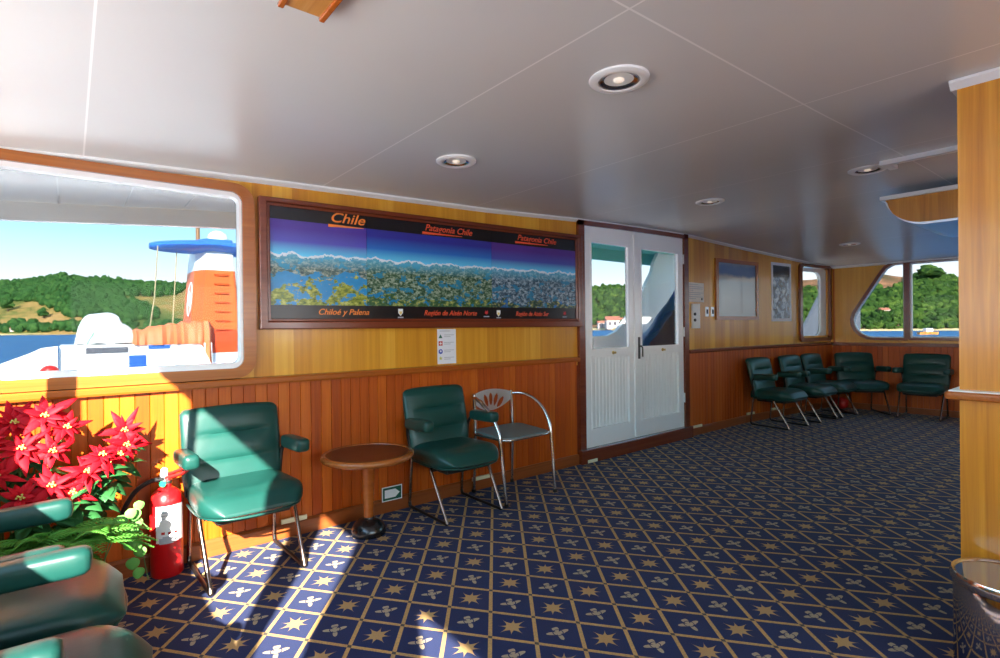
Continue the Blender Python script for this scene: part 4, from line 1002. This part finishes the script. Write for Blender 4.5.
mb = MB(); mb.box(1.30, 1.70, -.512, -.49, Z(.82), Z(.90)); mb.build('side_window', 'ventblue', dh)
mb = MB(); mb.box(.25, .95, -.512, -.49, Z(.76), Z(.88)); mb.build('side_window', 'hullgrey', dh)
fu = thing('funnel', 'orange and white ship funnel with a ladder and blue wing cap', 'funnel', (2.72, 14.6, .2)); O = Vector(fu.location)
def fsec(z, shr=0):
    t = (z - .2) / 3.1; x0, x1 = 2.12 + .24 * t + shr, 3.24 - .16 * t - shr; y0, y1 = 13.75 + .22 * t + shr, 15.6 - .2 * t - shr; c = .17
    return [(a - O.x, b - O.y, z - O.z) for a, b in ((x0 + c, y0), (x1 - .05, y0), (x1, y0 + .05), (x1, y1 - c), (x1 - c, y1), (x0 + c, y1), (x0, y1 - c), (x0, y0 + c * 2.2))]
for z0, z1, m_, n_ in ((.2, .42, 'cap_blue', 'plinth'), (.42, 2.62, 'funnel_orange', 'stack'), (2.62, 3.16, 'hullwhite', 'white_band'), (3.16, 3.36, 'cap_blue', 'blue_band')):
    mb = MB(); mb.loft([fsec(z0), fsec(z1)]); mb.build(n_, m_, fu)
mb = MB()
for k in range(7):
    z = 1.22 + .215 * k; y = 13.75 + .22 * (z - .2) / 3.1 - O.y
    mb.tube(fillet([(-.06, y + .01, z - O.z), (-.06, y - .06, z - O.z), (.22, y - .06, z - O.z), (.22, y + .01, z - O.z)], .02, 2), .013, 6)
mb.build('ladder_rungs', 'funnel_dark', fu)
dy = lambda z: 13.75 + .22 * (z - .2) / 3.1 - O.y
mb = MB(); mb.loft([[(u, dy(v + O.z) - .012, v), (u, dy(v + O.z) + .01, v)] for u, v in [(a - .0, b) for a, b in rrect(-.22, .40, .26, .98, .09)] + [rrect(-.22, .40, .26, .98, .09)[0]]], cap=False)
q = rrect(-.22, .40, .46, 1.02, .09); mb = MB(); mb.prism(q, lambda u, v, d: (u, dy(v + O.z) + d, v), -.015, .01); mb.build('door', 'funnel_dark', fu)
mb = MB(); mb.prism([(-.2, .02), (.42, .02), (.42, .48), (-.2, .48)], lambda u, v, d: (u, dy(v + O.z) + d, v), -.018, .01); mb.build('white_base', 'hullwhite', fu)
mb = MB(); lx = lambda z: 2.12 + .24 * (z - .2) / 3.1 - O.x - .012
mb.tube([(lx(1.9 + .42 * sin(a)), -.05 + .24 * cos(a) + 0.0, 1.75 + .40 * sin(a)) for a in [i * 2 * pi / 24 for i in range(25)]], .015, 6)
mb.tube([(lx(1.9), -.17, 1.75), (lx(1.95), -.05, 1.92), (lx(1.9), .06, 1.75), (lx(1.85), -.05, 1.58)], .014, 6); mb.build('ring_emblem', 'hullwhite', fu)
secs = []
for i in range(25):
    t = i / 24; x = -1.30 + 2.6 * t; w = .55 * math.sqrt(max(.02, 1 - (2 * t - 1) ** 2)) + .05
    secs.append([(x, -.3 + w * cos(a), 2.93 + .20 * sin(a) * (.2 + w) + .06 * (1 - abs(2 * t - 1))) for a in [k * 2 * pi / 14 for k in range(14)]])
mb = MB(); mb.loft(secs); mb.build('wing_cap', 'cap_blue', fu, smooth=True)
mb = MB(); mb.lathe([(.22, 0), (.24, .08), (.20, .22), (.08, .30)], 20, (.15, 0, 3.15)); mb.build('dome', 'hullwhite', fu, smooth=True)
mb = MB(); mb.tube([(-.28, 0, 3.1), (-.28, 0, 3.9)], .045, 8); mb.build('mast', 'mast', fu)
rf = thing('life_raft', 'white covered life raft on the deck of the neighbouring vessel', 'life raft', (.6, 14.1, .92)); mb = MB()
secs = []
for i in range(19):
    t = i / 18; x = -.52 + 1.1 * t; h = .68 * (1 - abs(2 * t - .85) ** 2.6 * .45) if t < .7 else .68 * (1 - (t - .43) * 1.02)
    e = math.sqrt(max(.05, 1 - abs(2 * t - 1) ** 6)); r = .42 * e
    secs.append([(x, r * cos(a), max(0, h * e * (.5 + .5 * sin(a)) + .015 * sin(3 * a + i))) for a in [k * 2 * pi / 20 for k in range(20)]])
mb.loft(secs); mb.build('cover', 'hullwhite', rf, smooth=True)
mb = MB(); mb.tube([(-.33, -.44, .02), (-.20, -.40, .30), (-.16, -.36, .42)], .012, 6); mb.build('strap', 'green_tag', rf)
tp = thing('orange_tarp', 'orange tarpaulin draped over gear beside the funnel', 'tarpaulin', (1.85, 13.9, .93)); secs = []; rr_ = random.Random(3)
for i in range(33):
    t = i / 32; x = -.80 + 1.45 * t; h = .40 + .10 * t - .12 * (1 - t) ** 3 + .02 * sin(i * 1.3); y1 = -.42 - .03 * sin(i * 1.9) - .02 * sin(i * .8)
    lo_ = -.02 - (.50 * max(0, (t - .86) / .14))
    secs.append([(x, y1 - .02, lo_), (x, y1 - .03 * sin(i * 2.3), h * .55), (x, -.30, h - .02), (x, .0, h + .02 * sin(i)), (x, .3, h - .05), (x, .42, h * .5), (x, .44, -.02)])
mb = MB(); mb.loft(secs); mb.build('sheet', 'tarp', tp, smooth=True)
bu = tag(MB().ball((-.30, 13.25, .46), .13, 12, 8, (1.1, 1, .9)).build('red_float', 'redplastic', smooth=True), 'small red float at the foot of the big window view', 'float')
for x, z0, y in ((1.45, 3.1, 14.0), (1.85, 3.2, 14.2)):
    rp = tag(MB().tube([(x + .10, y, z0), (x + .02, y - .05, 1.95), (x - .12 + (x - 1.45) * .2, y - .1, 1.0)], .011, 6).build('rope', 'rope'), 'left hanging rope in front of the hill beside the funnel' if x < 1.6 else 'right hanging rope, nearer to the orange funnel', 'rope', 'ropes beside the funnel')

# ------------------------------------------------------------------ outside: water, hills, trees
def water():
    g = G('sea_water'); p = g.pos(); n = g.noise(g.mul(p, (.25, .25, 1)), 1, 6, .65); n2 = g.noise(g.mul(p, (.02, .02, 1)), 1, 3)
    c = g.mix(n, (.010, .060, .17), (.04, .15, .32)); g.bump(n, .6, .4); return g.fin(c, .5, 0, 0, .12)
MAT['water'] = water()
F2 = Vector((.629, .777)); R2 = Vector((.777, -.629))
mb = MB(); mb.box(-3000, 3000, -3000, 3000, -4.5, -3.0); struct(mb.build('sea', 'water'), 'blue sea water')
yh = lambda px: 333 - .0111 * px
DSH = ((-400, 800), (0, 900), (260, 880), (520, 640), (600, 540), (700, 400), (800, 300), (960, 268), (1400, 260))
SIL = ((-400, 292), (-60, 287), (0, 286), (30, 283), (65, 278), (85, 282), (110, 283), (150, 286), (185, 288), (240, 292), (400, 300), (560, 295), (590, 292), (612, 290), (640, 292), (700, 295), (790, 282), (812, 281), (850, 276), (880, 275), (905, 279), (928, 277), (945, 279), (965, 284), (1010, 284), (1100, 288), (1400, 300))
def ground(px, t):
    D0 = interp(DSH, px); D = D0 * (1 + .45 * t); H = (yh(px) - interp(SIL, px)) * D0 * 1.45 / 532 + 1.2
    w = D * (F2 + R2 * ((px - 500) / 532)); k = D0 / 300
    bumpy = (sin(w.x * .021 / k + 1) + sin(w.y * .027 / k)) * .05 * t * (1 - t) * 2
    z = -3.2 + (H + 3.2) * max(0, (t ** .85 if t < 1 else 1 - (t - 1) * 1.2) + bumpy) if t > 0 else -3.2
    if 0 < t: z += .9 * min(1, t * 8)
    return w.x, w.y, z
def hillmat():
    g = G('hill_ground'); p = g.pos(); n = g.noise(g.mul(p, (.008, .008, .02)), 1, 5, .6); n2 = g.noise(g.mul(p, (.06, .06, .06)), 1, 4)
    k = g.ma('ADD', g.ma('MULTIPLY', n, .7), g.ma('MULTIPLY', n2, .3))
    x, y, z = g.xyz(p)
    brown = g.ramp(n2, (.35, (.10, .07, .03)), (.65, (.30, .14, .07)))
    return g.fin(g.mix(g.ma('GREATER_THAN', x, 260.0), HILLC(g, k), brown), .95, 0, 0, .1)
def HILLC(g, k):
    return (g.ramp(k, (.36, (.05, .10, .02)), (.46, (.10, .13, .03)), (.54, (.30, .20, .06)), (.68, (.40, .24, .10))))
MAT['hill'] = hillmat()
mb = MB(); pxs = [-400 + 12 * i for i in range(151)]; ts = [-.02, 0.0, .004, .01, .02, .05, .1, .17, .25, .34, .44, .55, .66, .77, .88, .96, 1.0, 1.08, 1.2]
mb.loft([[ground(px, t) for t in ts] for px in pxs], cap=False, closed=False); struct(mb.build('hills', 'hill', smooth=True), 'hills along the far shore')
def treemat(name, *cols):
    g = G(name); p = g.pos(); n = g.noise(g.mul(p, (.11, .11, .11)), 1, 3, .6); n2 = g.noise(p, .9, 4, .7)
    k = g.ma('ADD', g.ma('MULTIPLY', n, .62), g.ma('MULTIPLY', n2, .38)); return g.fin(g.ramp(k, (.36, cols[0]), (.5, cols[1]), (.64, cols[2])), .9, 0, 0, .1)
MAT['tree'] = treemat('tree_foliage', (.009, .028, .006), (.032, .074, .012), (.095, .150, .024))
MAT['tree_dark'] = treemat('dark_tree_foliage', (.012, .045, .012), (.025, .080, .018), (.06, .13, .03))
MAT['trunk'] = plain('bark', (.10, .07, .04), .9)
bmx = bmesh.new(); bmesh.ops.create_icosphere(bmx, subdivisions=2, radius=1.0); ICO = ([v.co.copy() for v in bmx.verts], [tuple(v.index for v in f.verts) for f in bmx.faces]); bmx.free()
def crown(mb, c, r, h, rnd):
    ph = [rnd.uniform(0, 6.28) for _ in range(6)]; vs = []
    for v in ICO[0]:
        k = 1 + .22 * sin(4 * v.x + ph[0]) * sin(4 * v.y + ph[1]) + .16 * sin(7 * v.z + ph[2]) * sin(7 * v.x + ph[3]) + rnd.uniform(-.13, .13)
        vs.append((c[0] + v.x * r * k, c[1] + v.y * r * k, c[2] + v.z * h * k))
    mb.add(vs, ICO[1])
def forest(name, px0, px1, n, r0, r1, mat, seed, keep=lambda px, t, w: True, tmin=.01, tmax=1.02):
    rnd = random.Random(seed); mb = MB(); c = 0
    while c < n:
        px = rnd.uniform(px0, px1); t = rnd.uniform(tmin, tmax); w = ground(px, t); c += 1
        if not keep(px, t, w): continue
        r = rnd.uniform(r0, r1); h = r * rnd.uniform(.8, 1.3); crown(mb, (w[0], w[1], w[2] + h * .7), r, h, rnd)
    return mb.build(name, mat, None, smooth=True)
def fld(px, t, w):
    v = sin(w[0] * .0105 + 2) + sin(w[1] * .012 + w[0] * .004) + .7 * sin(w[0] * .031 + w[1] * .02)
    thr = interp(((-60, .52), (35, .56), (70, .42), (110, .36), (150, .38), (185, .60), (240, .62)), px)
    return t + .16 * v > thr or (v > 1.75 and t > .05) or (t < .09 and v > -.3)
tag(forest('forest', -120, 330, 5200, 3.5, 8.5, 'tree_dark', 11, fld, .02), 'dark green woods on the hill seen through the big left window', 'forest', kind='stuff')
tag(forest('forest', 520, 760, 2200, 2.2, 4.8, 'tree', 12, lambda px, t, w: t > .06, .03), 'green woods on the hill seen through the white door', 'forest', kind='stuff')
tag(forest('forest', 770, 1130, 9000, 0.8, 2.1, 'tree', 13, lambda px, t, w: not (t > .66 - .1 * sin(px * .2) and 770 < px < 906), .012), 'thick green woods on the hill seen through the front windows', 'forest', kind='stuff')
def tree(px, t, r, h, label):
    w = ground(px, t); o = thing('tree', label, 'tree', w, 0, None); rnd = random.Random(px); mb = MB()
    for k in range(5): crown(mb, (rnd.uniform(-.4, .4) * r, rnd.uniform(-.4, .4) * r, h * (.5 + .11 * k)), r * (.8 - .1 * k), h * .26, rnd)
    mb.build('crown', 'tree_dark' if px < 500 else 'tree', o, smooth=True); mb = MB(); mb.tube([(0, 0, -1), (0, 0, h * .6)], r * .1, 7); mb.build('trunk', 'trunk', o)
tree(8, .30, 11, 22, 'round dark tree in the dry meadow at the far left of the hill'); tree(44, .17, 10, 17, 'lone round tree low on the dry slope above the left shore')
tree(92, .22, 12, 24, 'dark tree above the white life raft on the left hill'); tree(929, .84, 9, 10, 'big round tree on the hilltop seen through the right front window')
MAT['housewall'] = plain('house_wall', (.72, .55, .48), .7); MAT['roof'] = plain('house_roof', (.42, .14, .08), .7)
def house(px, t, w, h, lab):
    p = ground(px, t); o = thing('house', lab, 'house', p, math.atan2(R2.y, R2.x)); mb = MB(); mb.box(-w / 2, w / 2, -w * .3, w * .3, -2, h); mb.build('walls', 'housewall', o)
    mb = MB(); mb.prism([(-w * .34, h), (w * .34, h), (0, h + w * .24)], lambda u, v, d: (d, u, v), -w * .55, w * .55); mb.build('roof', 'roof', o)
    mb = MB()
    for k in (-.3, 0, .3): mb.box(k * w - w * .06, k * w + w * .06, -w * .31, -w * .29, h * .3, h * .75)
    mb.build('window', 'ink', o)
house(614, .035, 16, 7, 'pink walled house with a red roof on the shore, seen through the left door leaf')
house(602, .03, 9, 5, 'smaller house left of the pink house on the shore')
house(12, .035, 9, 5, 'small house low on the left shore'); house(26, .06, 9, 5, 'tiny house right of the small one on the left shore')
house(884, .13, 5, 3.2, 'small pale house among the trees on the front shore')
p = 186 * (F2 + R2 * ((928 - 500) / 532)); bt = thing('fishing_boat', 'small orange and white boat on the water beyond the front window', 'boat', (p.x, p.y, -3), math.atan2(R2.y, R2.x))
MAT['boat_orange'] = plain('boat_orange', (.85, .32, .06), .5)
mb = MB(); mb.loft([[(x, s * w, z) for s, z in ((-.6, -.3), (-1, .9), (1, .9), (.6, -.3))] for x, w in ((-3.3, .8), (-2, 1.1), (1.2, 1.1), (2.8, .6), (3.7, .05))]); mb.build('hull', 'boat_orange', bt)
mb = MB(); mb.box(-1.2, 1.2, -.8, .8, .9, 2.2); mb.build('cabin', 'hullwhite', bt, bevel=.1)
MAT['sandy'] = plain('beach', (.55, .42, .22), .9)
mb = MB(); mb.loft([[ground(px, t) [:2] + (z,) for t, z in ((0.0, -3.1), (.003, -2.4), (.010, -1.9 if px > 700 else -.5), (.010, -3.3))] for px in pxs], cap=True); struct(mb.build('beach', 'sandy'), 'narrow pale beach along the far shore')
